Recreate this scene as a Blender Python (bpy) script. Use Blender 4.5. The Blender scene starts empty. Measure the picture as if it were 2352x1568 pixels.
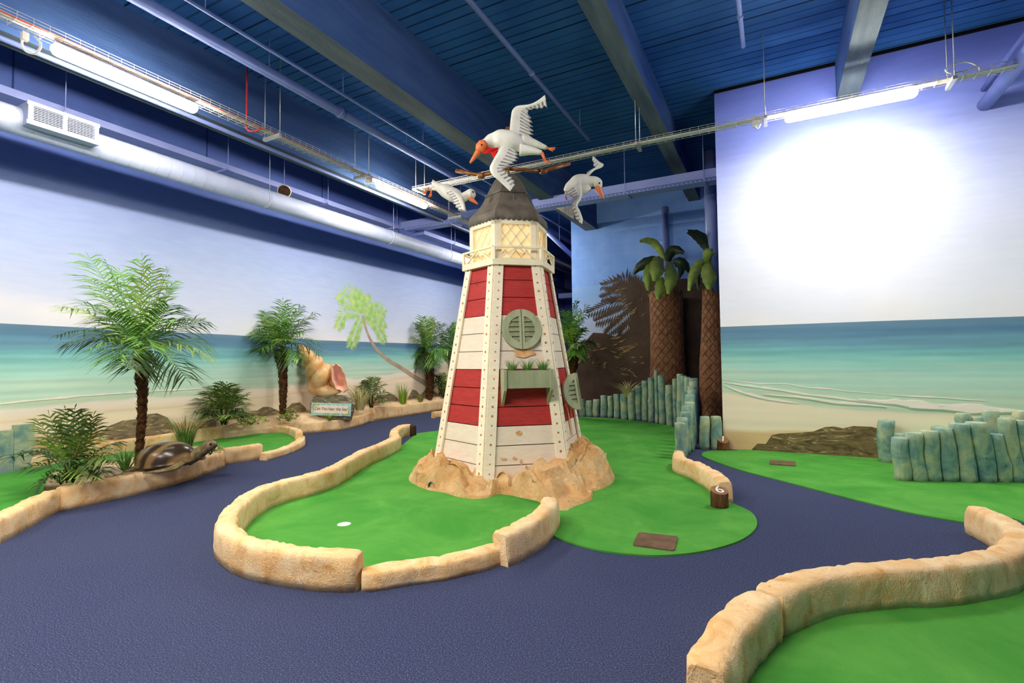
import bpy, bmesh, math, random
from math import sin, cos, pi, radians, sqrt, atan2, exp
from mathutils import Vector, Matrix, noise
V = Vector
S = bpy.context.scene
COL = S.collection
random.seed(11)
R_ = random.random
def U(a, b): return a + (b - a) * random.random()

# ------------------------------------------------------------------ camera model
FPX = 1162.4; EYE = 1.3
_p, _y, _r = radians(2.17587), radians(27.47487), radians(-0.63089)
_right = V((cos(_y), sin(_y), 0)); _fw = V((-sin(_y) * cos(_p), cos(_y) * cos(_p), sin(_p))); _up = _right.cross(_fw)
CX = _right * cos(_r) + _up * sin(_r); CY = -_right * sin(_r) + _up * cos(_r)
RT = V((cos(_y), sin(_y), 0)); AW = V((-sin(_y), cos(_y), 0)); UPV = V((0, 0, 1))
cam_d = bpy.data.cameras.new('camera'); cam = bpy.data.objects.new('camera', cam_d); COL.objects.link(cam)
cam_d.sensor_width = 36; cam_d.lens = FPX / 2352 * 36; cam_d.clip_start = 0.05; cam_d.clip_end = 100
m = Matrix((CX, CY, -_fw)).transposed().to_4x4(); m.translation = V((0, 0, EYE)); cam.matrix_world = m
S.camera = cam
def ray(px, py): return CX * ((px - 1176) / FPX) - CY * ((py - 784) / FPX) + _fw
O = V((0, 0, EYE))
def atz(px, py, z=0.0):
    d = ray(px, py); return O + d * ((z - EYE) / d.z)
def atX(px, py, X):
    d = ray(px, py); return O + d * (X / d.x)
def atY(px, py, Y):
    d = ray(px, py); return O + d * (Y / d.y)
def atD(px, py, t): return O + ray(px, py) * t
WX = -8.25; WY = 7.92; WB = 11.8; ZC = 5.25      # left wall, right wall, block wall, ceiling

# ------------------------------------------------------------------ helpers
def lin(c):
    return tuple(((x / 255.0) / 12.92 if x / 255.0 <= 0.04045 else ((x / 255.0 + 0.055) / 1.055) ** 2.4) for x in c)
def tag(o, label=None, cat=None, group=None, kind=None):
    if label: o['label'] = label
    if cat: o['category'] = cat
    if group: o['group'] = group
    if kind: o['kind'] = kind
    return o
def empty(name, loc, label=None, cat=None, group=None, rz=0.0):
    o = bpy.data.objects.new(name, None); COL.objects.link(o); o.location = loc; o.rotation_euler = (0, 0, rz)
    o.empty_display_size = 0.1
    return tag(o, label, cat, group)
def ordw(i):
    return ['first', 'second', 'third', 'fourth', 'fifth', 'sixth', 'seventh', 'eighth', 'ninth', 'tenth', 'eleventh', 'twelfth',
            'thirteenth', 'fourteenth', 'fifteenth', 'sixteenth', 'seventeenth', 'eighteenth', 'nineteenth', 'twentieth'][i]

class MB:
    """collects geometry in world space, then links ONE mesh object"""
    def __init__(s): s.v = []; s.f = []; s.m = []; s.sm = []
    def face(s, pts, mi=0, smooth=False):
        b = len(s.v); s.v += [V(p) for p in pts]; s.f.append(tuple(range(b, b + len(pts)))); s.m.append(mi); s.sm.append(smooth)
    def grid(s, rows, mi=0, smooth=True, closeu=False, closev=False, mf=None):
        nr = len(rows); nc = len(rows[0]); b = len(s.v)
        for r in rows: s.v += [V(p) for p in r]
        for i in range(nr if closev else nr - 1):
            for j in range(nc if closeu else nc - 1):
                i2 = (i + 1) % nr; j2 = (j + 1) % nc
                s.f.append((b + i * nc + j, b + i * nc + j2, b + i2 * nc + j2, b + i2 * nc + j))
                s.m.append(mf(i, j) if mf else mi); s.sm.append(smooth)
        return b
    def cap(s, ring, mi=0, flip=False):
        b = len(s.v); s.v += [V(p) for p in ring]; n = len(ring)
        s.f.append(tuple(range(b, b + n)) if not flip else tuple(range(b + n - 1, b - 1, -1))); s.m.append(mi); s.sm.append(False)
    def tube(s, pts, rad, n=8, mi=0, caps=True, smooth=True, flat=None):
        pts = [V(p) for p in pts]; k = len(pts)
        if not hasattr(rad, '__len__'): rad = [rad] * k
        rings = []; up = None
        for i in range(k):
            t = (pts[min(i + 1, k - 1)] - pts[max(i - 1, 0)])
            if t.length < 1e-9: t = V((0, 0, 1))
            t.normalize()
            if up is None:
                up = V((0, 0, 1)) if abs(t.z) < 0.9 else V((1, 0, 0))
            sd = t.cross(up)
            if sd.length < 1e-6: sd = t.orthogonal()
            sd.normalize(); up = sd.cross(t).normalized()
            a = rad[i]; bb = a * (flat if flat else 1)
            rings.append([pts[i] + sd * (cos(2 * pi * j / n) * a) + up * (sin(2 * pi * j / n) * bb) for j in range(n)])
        s.grid(rings, mi, smooth, closeu=True)
        if caps: s.cap(rings[0], mi, False); s.cap(rings[-1], mi, True)
    def box(s, c, size, mi=0, mat=None):
        x, y, z = size[0] / 2, size[1] / 2, size[2] / 2; c = V(c)
        P = [V((a * x, b * y, d * z)) for d in (-1, 1) for b in (-1, 1) for a in (-1, 1)]
        if mat: P = [mat @ p for p in P]
        P = [p + c for p in P]
        for q in ((0, 2, 3, 1), (4, 5, 7, 6), (0, 1, 5, 4), (2, 6, 7, 3), (0, 4, 6, 2), (1, 3, 7, 5)):
            s.face([P[i] for i in q], mi)
    def bar(s, a, b, w, h, mi=0, up=None):
        a = V(a); b = V(b); t = b - a; L = t.length; t.normalize()
        u = V(up) if up is not None else (V((0, 0, 1)) if abs(t.z) < 0.95 else V((0, 1, 0)))
        sd = t.cross(u).normalized(); u = sd.cross(t).normalized()
        M3 = Matrix((t, sd, u)).transposed()
        s.box((a + b) / 2, (L, w, h), mi, M3)
    def prism(s, poly, z0, z1, mi=0, mside=None):
        n = len(poly); ms = mi if mside is None else mside
        s.face([V((p[0], p[1], z1)) for p in poly], mi)
        s.face([V((p[0], p[1], z0)) for p in reversed(poly)], ms)
        for i in range(n):
            a = poly[i]; b = poly[(i + 1) % n]
            s.face([V((a[0], a[1], z0)), V((b[0], b[1], z0)), V((b[0], b[1], z1)), V((a[0], a[1], z1))], ms)
    def slab(s, pts, nrm, th, mi=0):
        """planar polygon extruded along nrm by th"""
        nrm = V(nrm).normalized(); A = [V(p) for p in pts]; B = [p + nrm * th for p in A]; n = len(A)
        s.face(B, mi); s.face(list(reversed(A)), mi)
        for i in range(n):
            s.face([A[i], A[(i + 1) % n], B[(i + 1) % n], B[i]], mi)
    def ball(s, c, r, n=10, mi=0, sc=(1, 1, 1), M3=None):
        rows = []
        for i in range(n + 1):
            th = pi * i / n
            row = []
            for j in range(2 * n):
                ph = pi * j / n
                p = V((sin(th) * cos(ph) * sc[0], sin(th) * sin(ph) * sc[1], cos(th) * sc[2])) * r
                if M3: p = M3 @ p
                row.append(V(c) + p)
            rows.append(row)
        s.grid(rows, mi, True, closeu=True)
    def build(s, name, mats, parent=None, origin=None, weld=True, keep=False):
        if origin is None:
            if parent is not None: origin = V((0, 0, 0))
            else:
                xs = [p.x for p in s.v]; ys = [p.y for p in s.v]; zs = [p.z for p in s.v]
                origin = V(((min(xs) + max(xs)) / 2, (min(ys) + max(ys)) / 2, min(zs)))
        origin = V(origin)
        off = origin
        if parent is not None:
            pm = Matrix.LocRotScale(parent.location, parent.rotation_euler, parent.scale)
            g = parent.parent
            while g is not None:
                pm = Matrix.LocRotScale(g.location, g.rotation_euler, g.scale) @ pm; g = g.parent
            inv = pm.inverted()
        me = bpy.data.meshes.new(name)
        if parent is not None: vs = [inv @ p for p in s.v]
        else: vs = [p - off for p in s.v]
        me.from_pydata([tuple(p) for p in vs], [], s.f)
        if not isinstance(mats, (list, tuple)): mats = [mats]
        for mt in mats: me.materials.append(mt)
        me.polygons.foreach_set('material_index', s.m)
        me.polygons.foreach_set('use_smooth', s.sm)
        if weld:
            bm = bmesh.new(); bm.from_mesh(me); bmesh.ops.remove_doubles(bm, verts=bm.verts, dist=1e-5)
            bmesh.ops.recalc_face_normals(bm, faces=bm.faces); bm.to_mesh(me); bm.free()
        me.update()
        o = bpy.data.objects.new(name, me); COL.objects.link(o)
        if parent is not None: o.parent = parent
        else: o.location = off
        return o
def autosmooth(o, ang=40):
    me = o.data; bm = bmesh.new(); bm.from_mesh(me)
    for f in bm.faces: f.smooth = True
    for e in bm.edges:
        if len(e.link_faces) == 2 and e.calc_face_angle(0) > radians(ang): e.smooth = False
    bm.to_mesh(me); bm.free(); return o

def catmull(P, per=8, closed=False):
    P = [V(p) for p in P]; n = len(P); out = []
    for i in range(n if closed else n - 1):
        p0 = P[(i - 1) % n] if closed or i > 0 else P[0] * 2 - P[1]
        p1 = P[i]; p2 = P[(i + 1) % n]
        p3 = P[(i + 2) % n] if closed or i + 2 < n else P[-1] * 2 - P[-2]
        for k in range(per):
            t = k / per
            out.append(0.5 * ((2 * p1) + (p2 - p0) * t + (2 * p0 - 5 * p1 + 4 * p2 - p3) * t * t + (3 * p1 - p0 - 3 * p2 + p3) * t ** 3))
    if not closed: out.append(P[-1])
    return out
def resample(P, step):
    out = [P[0].copy()]; acc = 0.0
    L = sum((P[i + 1] - P[i]).length for i in range(len(P) - 1)); n = max(2, int(L / step)); st = L / n
    need = st
    for i in range(len(P) - 1):
        a = P[i]; b = P[i + 1]; seg = (b - a).length
        if seg < 1e-9: continue
        pos = 0.0
        while acc + seg - pos >= need - 1e-9 and len(out) < n:
            pos += need - acc; acc = 0.0
            out.append(a + (b - a) * (pos / seg))
        acc += seg - pos
    out.append(P[-1].copy()); return out
def interp(tab, x):
    if x <= tab[0][0]: return tab[0][1]
    for (a, u), (b, w) in zip(tab, tab[1:]):
        if x <= b:
            t = (x - a) / (b - a)
            if hasattr(u, '__len__'): return tuple(p + (q - p) * t for p, q in zip(u, w))
            return u + (w - u) * t
    return tab[-1][1]
def nz(x, y=0.0, z=0.0): return noise.noise(V((x, y, z)))

# ------------------------------------------------------------------ materials
class NT:
    def __init__(s, name):
        s.mat = bpy.data.materials.new(name); s.mat.use_nodes = True; s.t = s.mat.node_tree; s.n = s.t.nodes; s.l = s.t.links
        s.b = s.n['Principled BSDF']; s.tc = None
    def add(s, kind, **kw):
        nd = s.n.new(kind)
        for k, v in kw.items():
            if k.startswith('_'): setattr(nd, k[1:], v)
            else: nd.inputs[k.replace('__', ' ')].default_value = v
        return nd
    def link(s, a, b): s.l.new(a, b)
    def coord(s, kind='Object', scale=(1, 1, 1), rot=(0, 0, 0), world=False):
        if world:
            g = s.add('ShaderNodeNewGeometry'); src = g.outputs['Position']
        else:
            if s.tc is None: s.tc = s.add('ShaderNodeTexCoord')
            src = s.tc.outputs[kind]
        mp = s.add('ShaderNodeMapping'); mp.inputs['Scale'].default_value = scale; mp.inputs['Rotation'].default_value = rot
        s.link(src, mp.inputs['Vector']); return mp.outputs['Vector']
    def noise(s, vec, scale, detail=4, rough=0.55, dist=0.0):
        nd = s.add('ShaderNodeTexNoise'); nd.inputs['Scale'].default_value = scale; nd.inputs['Detail'].default_value = detail
        nd.inputs['Roughness'].default_value = rough; nd.inputs['Distortion'].default_value = dist
        s.link(vec, nd.inputs['Vector']); return nd.outputs['Fac']
    def ramp(s, fac, stops, interp_='LINEAR'):
        nd = s.add('ShaderNodeValToRGB'); cr = nd.color_ramp; cr.interpolation = interp_
        while len(cr.elements) < len(stops): cr.elements.new(0.5)
        for e, (p, c) in zip(cr.elements, stops):
            e.position = p; e.color = (*c, 1) if len(c) == 3 else c
        s.link(fac, nd.inputs['Fac']); return nd.outputs['Color']
    def mix(s, fac, a, b, mode='MIX'):
        nd = s.add('ShaderNodeMix', _data_type='RGBA', _blend_type=mode)
        for sock, val in ((nd.inputs[0], fac), (nd.inputs[6], a), (nd.inputs[7], b)):
            if hasattr(val, 'is_output'): s.link(val, sock)
            elif isinstance(val, (int, float)): sock.default_value = val
            else: sock.default_value = (*val, 1) if len(val) == 3 else val
        return nd.outputs[2]
    def math(s, op, a, b=None):
        nd = s.add('ShaderNodeMath', _operation=op)
        for i, val in enumerate((a, b)):
            if val is None: continue
            if hasattr(val, 'is_output'): s.link(val, nd.inputs[i])
            else: nd.inputs[i].default_value = val
        return nd.outputs[0]
    def col(s, c):
        if hasattr(c, 'is_output'): s.link(c, s.b.inputs['Base Color'])
        else: s.b.inputs['Base Color'].default_value = (*c, 1)
    def bump(s, h, strength=0.3, dist=0.02):
        nd = s.add('ShaderNodeBump'); nd.inputs['Strength'].default_value = strength; nd.inputs['Distance'].default_value = dist
        s.link(h, nd.inputs['Height']); s.link(nd.outputs['Normal'], s.b.inputs['Normal'])
    def rough(s, r, spec=None, metal=0.0):
        s.b.inputs['Roughness'].default_value = r; s.b.inputs['Metallic'].default_value = metal
        if spec is not None: s.b.inputs['Specular IOR Level'].default_value = spec

def simple(name, c1, c2=None, scale=6.0, rough=0.6, spec=0.3, bump=0.0, bscale=None, metal=0.0, stretch=(1, 1, 1), lo=0.35, hi=0.65):
    k = NT(name); c1 = lin(c1); c2 = lin(c2) if c2 else c1
    v = k.coord('Object', stretch)
    f = k.noise(v, scale); k.col(k.ramp(f, [(lo, c1), (hi, c2)])); k.rough(rough, spec, metal)
    if bump: k.bump(k.noise(v, bscale or scale * 3), bump)
    return k.mat

def mk_carpet():
    k = NT('navy_carpet'); v = k.coord('Object')
    f1 = k.noise(v, 150, 3, 0.7); f2 = k.noise(v, 0.7, 4); f3 = k.noise(v, 55, 2, 0.6)
    base = k.ramp(f1, [(0.30, lin((24, 30, 52))), (0.47, lin((60, 67, 100))), (0.58, lin((90, 98, 134))), (0.72, lin((146, 160, 188)))])
    b2 = k.mix(k.math('MULTIPLY', f3, 0.6), base, lin((52, 62, 94)))
    k.col(k.mix(k.ramp(f2, [(0.4, (0, 0, 0)), (0.75, (0.35, 0.35, 0.35))]), b2, lin((78, 86, 112))))
    k.rough(0.95, 0.05); k.bump(f1, 0.8, 0.01); return k.mat
def mk_turf():
    k = NT('green_turf'); v = k.coord('Object')
    f1 = k.noise(v, 260, 2, 0.7); f2 = k.noise(v, 1.6, 5, 0.6, 0.6); f3 = k.noise(v, 9, 4, 0.6)
    a = k.ramp(f2, [(0.3, lin((66, 146, 56))), (0.7, lin((104, 176, 78)))])
    b = k.mix(k.ramp(f3, [(0.3, (0.0, 0.0, 0.0)), (0.8, (0.35, 0.35, 0.35))]), a, lin((62, 146, 58)))
    k.col(k.mix(k.ramp(f1, [(0.35, (0.25,) * 3), (0.6, (0, 0, 0))]), b, lin((34, 108, 38)))); k.rough(0.9, 0.08); k.bump(f1, 0.5, 0.006); return k.mat
def mk_stone():
    k = NT('cast_stone'); v = k.coord('Object')
    f = k.noise(v, 5, 6, 0.62, 1.2); g = k.noise(k.coord('Object', (1, 1, 2.2)), 22, 5, 0.65, 2.2); h = k.noise(k.coord('Object', (1, 1, 0.35)), 13, 4, 0.6, 3.2)
    c = k.ramp(f, [(0.26, lin((224, 162, 92))), (0.43, lin((246, 204, 146))), (0.64, lin((255, 230, 184)))])
    c = k.mix(k.ramp(g, [(0.28, (0.7,) * 3), (0.40, (0, 0, 0))]), c, lin((170, 108, 52)))
    k.col(c); k.rough(0.75, 0.25)
    mus = k.ramp(h, [(0.42, (0, 0, 0)), (0.5, (1, 1, 1)), (0.58, (0, 0, 0))])
    k.bump(k.math('ADD', k.math('MULTIPLY', g, 0.9), k.math('MULTIPLY', mus, 0.3)), 0.5, 0.025); return k.mat
def mk_rock():
    k = NT('sandstone_rock'); v = k.coord('Object')
    f = k.noise(v, 3.2, 8, 0.66, 0.8); g = k.noise(v, 24, 6, 0.7, 1.5)
    c = k.ramp(f, [(0.3, lin((218, 162, 100))), (0.5, lin((242, 196, 136))), (0.7, lin((252, 224, 176)))])
    c = k.mix(k.ramp(g, [(0.30, (0.7,) * 3), (0.44, (0, 0, 0))]), c, lin((150, 108, 68)))
    k.col(c); k.rough(0.85, 0.2); k.bump(k.math('ADD', g, k.math('MULTIPLY', f, 1.2)), 0.8, 0.04); return k.mat
def mk_ceiling():
    k = NT('blue_painted_block_ceiling'); v = k.coord(world=True)
    br = k.add('ShaderNodeTexBrick'); br.offset = 0.5
    br.inputs['Scale'].default_value = 1.0; br.inputs['Mortar Size'].default_value = 0.0035; br.inputs['Brick Width'].default_value = 0.3; br.inputs['Row Height'].default_value = 0.147
    br.inputs['Mortar Smooth'].default_value = 0.3
    k.link(v, br.inputs['Vector'])
    sp = k.add('ShaderNodeSeparateXYZ'); k.link(v, sp.inputs[0])
    row = k.math('FRACT', k.math('DIVIDE', sp.outputs['Y'], 0.147))
    gap = k.math('LESS_THAN', k.math('ABSOLUTE', k.math('SUBTRACT', row, 0.5)), 0.085)
    rid = k.math('FLOOR', k.math('DIVIDE', sp.outputs['Y'], 0.147))
    wn = k.add('ShaderNodeTexWhiteNoise', _noise_dimensions='1D'); k.link(rid, wn.inputs['W'])
    gs = k.math('MULTIPLY', gap, k.math('ADD', k.math('MULTIPLY', wn.outputs['Value'], 0.7), 0.3))
    f = k.noise(v, 1.3, 4)
    c = k.ramp(f, [(0.35, lin((36, 82, 146))), (0.65, lin((50, 98, 164)))])
    k.col(k.mix(gs, c, lin((8, 12, 28)))); k.rough(0.75, 0.15)
    k.bump(k.math('SUBTRACT', k.math('MULTIPLY', br.outputs['Fac'], -0.6), gs), 0.5, 0.02); return k.mat
def mk_blocks():
    k = NT('blue_painted_blockwork'); sp = k.add('ShaderNodeSeparateXYZ'); v0 = k.coord(world=True); k.link(v0, sp.inputs[0])
    cb = k.add('ShaderNodeCombineXYZ'); k.link(sp.outputs['X'], cb.inputs[0]); k.link(sp.outputs['Z'], cb.inputs[1])
    br = k.add('ShaderNodeTexBrick'); br.offset = 0.5; br.inputs['Scale'].default_value = 1.0; br.inputs['Mortar Size'].default_value = 0.008
    br.inputs['Brick Width'].default_value = 0.56; br.inputs['Row Height'].default_value = 0.272; k.link(cb.outputs[0], br.inputs['Vector'])
    k.col(k.mix(k.math('MULTIPLY', br.outputs['Fac'], 0.22), k.ramp(k.noise(v0, 2, 4), [(0.35, lin((112, 154, 226))), (0.65, lin((128, 168, 236)))]), lin((170, 196, 236)))); k.rough(0.7, 0.2)
    k.bump(k.math('MULTIPLY', br.outputs['Fac'], -1.0), 0.6, 0.02); return k.mat
def mk_mural(name):
    k = NT(name); a = k.add('ShaderNodeVertexColor'); a.layer_name = 'paint'
    f = k.noise(k.coord('Object', (1, 1, 6)), 3.0, 3)
    k.col(k.mix(0.10, a.outputs['Color'], k.ramp(f, [(0.3, (0.3, 0.3, 0.3)), (0.7, (0.8, 0.8, 0.8))]), 'OVERLAY')); k.rough(0.55, 0.25); return k.mat
def mk_paintrock(name, a, b, c):
    k = NT(name); v = k.coord('Object', (0.8, 0.8, 2.8), (radians(26), radians(26), 0))
    f = k.noise(v, 5.5, 4, 0.55, 1.6)
    k.col(k.ramp(f, [(0.33, lin(a)), (0.5, lin(b)), (0.58, lin(b)), (0.66, lin(c))])); k.rough(0.6, 0.2); return k.mat
def mk_post():
    k = NT('seafoam_painted_timber'); v = k.coord('Object', (1, 1, 0.22)); w = k.coord(world=True)
    f = k.noise(w, 5.5, 4, 0.6, 0.6); g = k.noise(k.coord(world=True, scale=(1, 1, 0.15)), 34, 4); q = k.noise(w, 26, 3, 0.7)
    c = k.ramp(f, [(0.30, lin((88, 130, 136))), (0.45, lin((128, 162, 150))), (0.58, lin((166, 184, 152))), (0.74, lin((202, 200, 154)))])
    c = k.mix(k.ramp(q, [(0.28, (0.7,) * 3), (0.36, (0, 0, 0))]), c, lin((88, 76, 58)))
    k.col(c); k.rough(0.65, 0.25); k.bump(g, 0.5, 0.02); return k.mat
def mk_plank(name, a, b, rust):
    k = NT(name); v = k.coord(world=True, scale=(1, 1, 5)); f = k.noise(v, 7, 5, 0.6, 0.8); w = k.coord(world=True)
    c = k.ramp(f, [(0.3, lin(a)), (0.7, lin(b))])
    q = k.noise(w, 4.2, 5, 0.7)
    c = k.mix(k.ramp(q, [(0.645, (0, 0, 0)), (0.74, (0.8,) * 3)]), c, lin(rust))
    k.col(c); k.rough(0.6, 0.25); k.bump(f, 0.25, 0.01); return k.mat
def mk_weave():
    k = NT('woven_brown_bark'); v = k.coord('Object')
    k.col(k.ramp(k.noise(v, 9, 5), [(0.3, lin((98, 62, 40))), (0.7, lin((146, 100, 68)))])); k.rough(0.6, 0.3); k.bump(k.noise(v, 40, 3), 0.3, 0.01); return k.mat
def mk_emit(name, c, st):
    k = NT(name); k.col((0.9, 0.9, 0.9) if st > 1 else (0.85, 0.66, 0.36)); k.b.inputs['Emission Color'].default_value = (*c, 1); k.b.inputs['Emission Strength'].default_value = st; return k.mat
def mk_leaf(name, a, b):
    k = NT(name); v = k.coord(world=True); f = k.noise(v, 14, 3)
    k.col(k.ramp(f, [(0.3, lin(a)), (0.7, lin(b))])); k.rough(0.45, 0.4)
    k.b.inputs['Subsurface Weight'].default_value = 0.0
    return k.mat
def mk_turtle():
    k = NT('turtle_shell'); v = k.coord('Object')
    wv = k.add('ShaderNodeTexWave'); wv.inputs['Scale'].default_value = 2.4; wv.inputs['Distortion'].default_value = 5.5; wv.inputs['Detail'].default_value = 3; wv.inputs['Detail Scale'].default_value = 1.6
    mp = k.coord('Object', (0.9, 0.4, 0.5)); k.link(mp, wv.inputs['Vector'])
    k.col(k.ramp(wv.outputs['Fac'], [(0.25, lin((58, 46, 34))), (0.5, lin((92, 74, 46))), (0.85, lin((138, 112, 70)))])); k.rough(0.25, 0.5); return k.mat

MAT = {}
def mats():
    g = MAT
    g['carpet'] = mk_carpet(); g['turf'] = mk_turf(); g['stone'] = mk_stone(); g['rock'] = mk_rock(); g['ceil'] = mk_ceiling(); g['block'] = mk_blocks()
    g['mural'] = mk_mural('mural_paint'); g['post'] = mk_post(); g['weave'] = mk_weave()
    g['beam'] = simple('blue_painted_concrete_beam', (56, 84, 138), (70, 98, 150), 3, 0.75, 0.15, 0.25, 30, stretch=(3, 0.4, 3))
    g['beamraw'] = simple('raw_concrete_soffit', (74, 86, 98), (92, 104, 114), 3, 0.8, 0.1, 0.3, 30, stretch=(3, 0.4, 3))
    g['bluewall'] = simple('blue_painted_panel', (92, 106, 176), (106, 120, 188), 1.5, 0.7, 0.15)
    g['darkblue'] = simple('deep_blue_paint', (40, 64, 130), (52, 76, 146), 1.5, 0.7, 0.15)
    g['duct'] = simple('white_painted_duct', (166, 178, 212), (178, 190, 220), 3, 0.45, 0.3)
    g['pipe'] = simple('blue_painted_pipe', (104, 120, 180), (116, 132, 190), 3, 0.4, 0.4)
    g['ledge'] = simple('lilac_painted_trunking', (136, 150, 212), (146, 160, 218), 2, 0.5, 0.3)
    g['steel'] = simple('galvanised_steel', (196, 194, 186), (214, 212, 204), 20, 0.35, 0.5, metal=0.6)
    g['white'] = simple('white_plastic', (236, 232, 222), None, 4, 0.4, 0.4)
    g['red'] = simple('red_conduit', (190, 44, 40), (206, 60, 52), 8, 0.4, 0.4)
    g['black'] = simple('black_void', (10, 10, 12), None, 4, 0.8, 0.1)
    g['darkwood'] = simple('dark_brown_wood', (52, 34, 22), (72, 48, 30), 20, 0.7, 0.2)
    g['bark'] = simple('brown_bark', (70, 46, 28), (116, 80, 50), 18, 0.8, 0.15, 0.9, 30, stretch=(1, 1, 0.3))
    g['cutwood'] = simple('stained_cut_wood', (128, 90, 64), (150, 108, 78), 12, 0.6, 0.2)
    g['mat'] = simple('brown_rubber_mat', (98, 78, 62), (120, 98, 80), 9, 0.85, 0.1, 0.4, 90)
    g['paintwhite'] = simple('white_paint', (240, 236, 230), None, 4, 0.6, 0.2)
    g['lamp'] = mk_emit('fluorescent_diffuser', (1.0, 0.90, 0.75), 21.0)
    g['glow'] = mk_emit('lantern_glass', (1.0, 0.70, 0.32), 0.045)
    g['redplank'] = mk_plank('red_planks', (166, 48, 48), (190, 62, 58), (120, 40, 34))
    g['whiteplank'] = mk_plank('whitewashed_planks', (228, 212, 192), (240, 228, 210), (196, 126, 66))
    g['trim'] = mk_plank('cream_trim', (240, 228, 202), (250, 240, 220), (214, 150, 84))
    g['cream'] = simple('cream_paint', (244, 232, 200), (250, 240, 214), 6, 0.5, 0.3)
    g['rust'] = simple('rusty_screw', (176, 104, 48), (206, 136, 70), 40, 0.7, 0.2)
    g['stain'] = simple('rust_stain', (214, 150, 92), (232, 190, 140), 16, 0.7, 0.2)
    g['sage'] = simple('weathered_sage_paint', (148, 156, 126), (176, 182, 150), 6, 0.6, 0.2, 0.3, 40, stretch=(1, 1, 0.3))
    g['sagedark'] = simple('weathered_sage_slats', (130, 138, 104), (154, 160, 126), 9, 0.65, 0.2)
    g['roof'] = simple('dark_grey_roof', (92, 86, 80), (120, 112, 100), 7, 0.55, 0.3, 0.2, 40)
    g['copper'] = simple('bronze_tube', (124, 76, 36), (160, 104, 52), 14, 0.4, 0.5, metal=0.3)
    g['goose'] = simple('white_feathers', (226, 226, 216), (240, 240, 232), 9, 0.6, 0.2)
    g['goosegrey'] = simple('grey_feathers', (138, 136, 136), (182, 180, 178), 22, 0.6, 0.2)
    g['beak'] = simple('orange_beak', (226, 112, 60), (238, 136, 84), 10, 0.45, 0.4)
    g['scarf'] = simple('red_scarf_cloth', (196, 26, 24), (212, 40, 34), 10, 0.7, 0.2)
    g['palm'] = mk_leaf('palm_leaf', (52, 108, 36), (118, 166, 66))
    g['palmyellow'] = mk_leaf('palm_leaf_yellow', (118, 158, 62), (176, 196, 98))  # yellower green for some of the fronds
    g['palmdark'] = mk_leaf('palm_leaf_dark', (36, 66, 28), (70, 98, 46))
    g['fan'] = mk_leaf('areca_leaf', (62, 88, 36), (106, 124, 56))
    g['grass'] = mk_leaf('grass_blade', (96, 128, 56), (150, 164, 84))
    g['drygrass'] = mk_leaf('straw_grass', (176, 170, 110), (214, 204, 146))
    g['bush'] = mk_leaf('bright_bush_leaf', (92, 142, 36), (156, 184, 62))
    g['trunk'] = simple('palm_trunk_fibre', (58, 38, 22), (104, 70, 40), 26, 0.85, 0.15, 0.8, 40)
    g['sand'] = simple('sand_bed', (224, 190, 152), (240, 214, 180), 6, 0.9, 0.1, 0.4, 60)
    g['pebble'] = simple('pale_pebble', (190, 172, 148), (212, 194, 170), 8, 0.7, 0.2)
    g['turtle'] = mk_turtle(); g['turtleskin'] = simple('turtle_skin', (84, 74, 48), (140, 124, 84), 26, 0.4, 0.4, 0.3, 50)
    g['conch'] = simple('conch_shell', (226, 166, 104), (246, 214, 160), 4.5, 0.35, 0.4)
    g['pink'] = simple('pink_conch_mouth', (240, 176, 160), (250, 206, 190), 5, 0.35, 0.4)
    g['greyrock'] = mk_paintrock('painted_grey_rock', (92, 88, 74), (138, 130, 108), (206, 196, 160))
    g['mrock'] = mk_paintrock('mural_rock_paint', (96, 88, 70), (140, 128, 100), (204, 182, 138))
    g['mrockd'] = mk_paintrock('mural_brown_rock_paint', (86, 72, 48), (126, 108, 76), (206, 182, 134))
    g['mtrunk'] = simple('mural_trunk_paint', (172, 150, 132), (190, 170, 150), 6, 0.6, 0.2)
    g['mfrond'] = simple('mural_frond_paint', (142, 196, 120), (196, 218, 138), 9, 0.6, 0.2)
    g['mfoam'] = simple('mural_foam_paint', (250, 240, 232), None, 4, 0.6, 0.2)
    g['jungle'] = simple('mural_dark_brown_paint', (64, 48, 40), (82, 64, 52), 2, 0.6, 0.2)
    g['jleaf'] = simple('mural_gold_leaf_paint', (136, 116, 68), (176, 152, 92), 8, 0.6, 0.2)
    g['jshade'] = simple('mural_umber_leaf_paint', (88, 66, 46), (110, 84, 58), 8, 0.6, 0.2)
    g['broad'] = mk_leaf('fabric_leaf', (122, 150, 62), (164, 180, 92)); g['broaddark'] = mk_leaf('fabric_leaf_dark', (30, 46, 26), (46, 62, 34))
    g['sign'] = simple('turquoise_sign_board', (146, 208, 202), (196, 232, 220), 14, 0.5, 0.3); g['signpale'] = simple('cream_sign_panel', (246, 232, 214), (250, 240, 226), 9, 0.5, 0.3)
    g['ink'] = simple('brown_lettering', (84, 58, 52), None, 4, 0.6, 0.2); g['yellow'] = simple('yellow_green_flourish', (196, 196, 60), (170, 176, 50), 20, 0.6, 0.2)
    g['steelgrey'] = simple('grey_pipe_end', (150, 148, 144), (174, 172, 168), 9, 0.5, 0.4)
mats()

# ------------------------------------------------------------------ setting
def struct(o): o['kind'] = 'structure'; return o
XR = 8.5; YN = -6.0; YF = 21.0; XB0 = -4.44; XC = -0.70
mb = MB(); mb.box(((WX + XR) / 2, (YN + YF) / 2, -0.05), (XR - WX, YF - YN, 0.1)); struct(mb.build('floor', MAT['carpet'], origin=(0, 0, 0)))
mb = MB(); mb.box(((WX + XR) / 2, (YN + YF) / 2, ZC + 0.08), (XR - WX, YF - YN, 0.16)); struct(mb.build('ceiling', MAT['ceil'], origin=(0, 0, 0)))

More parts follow.
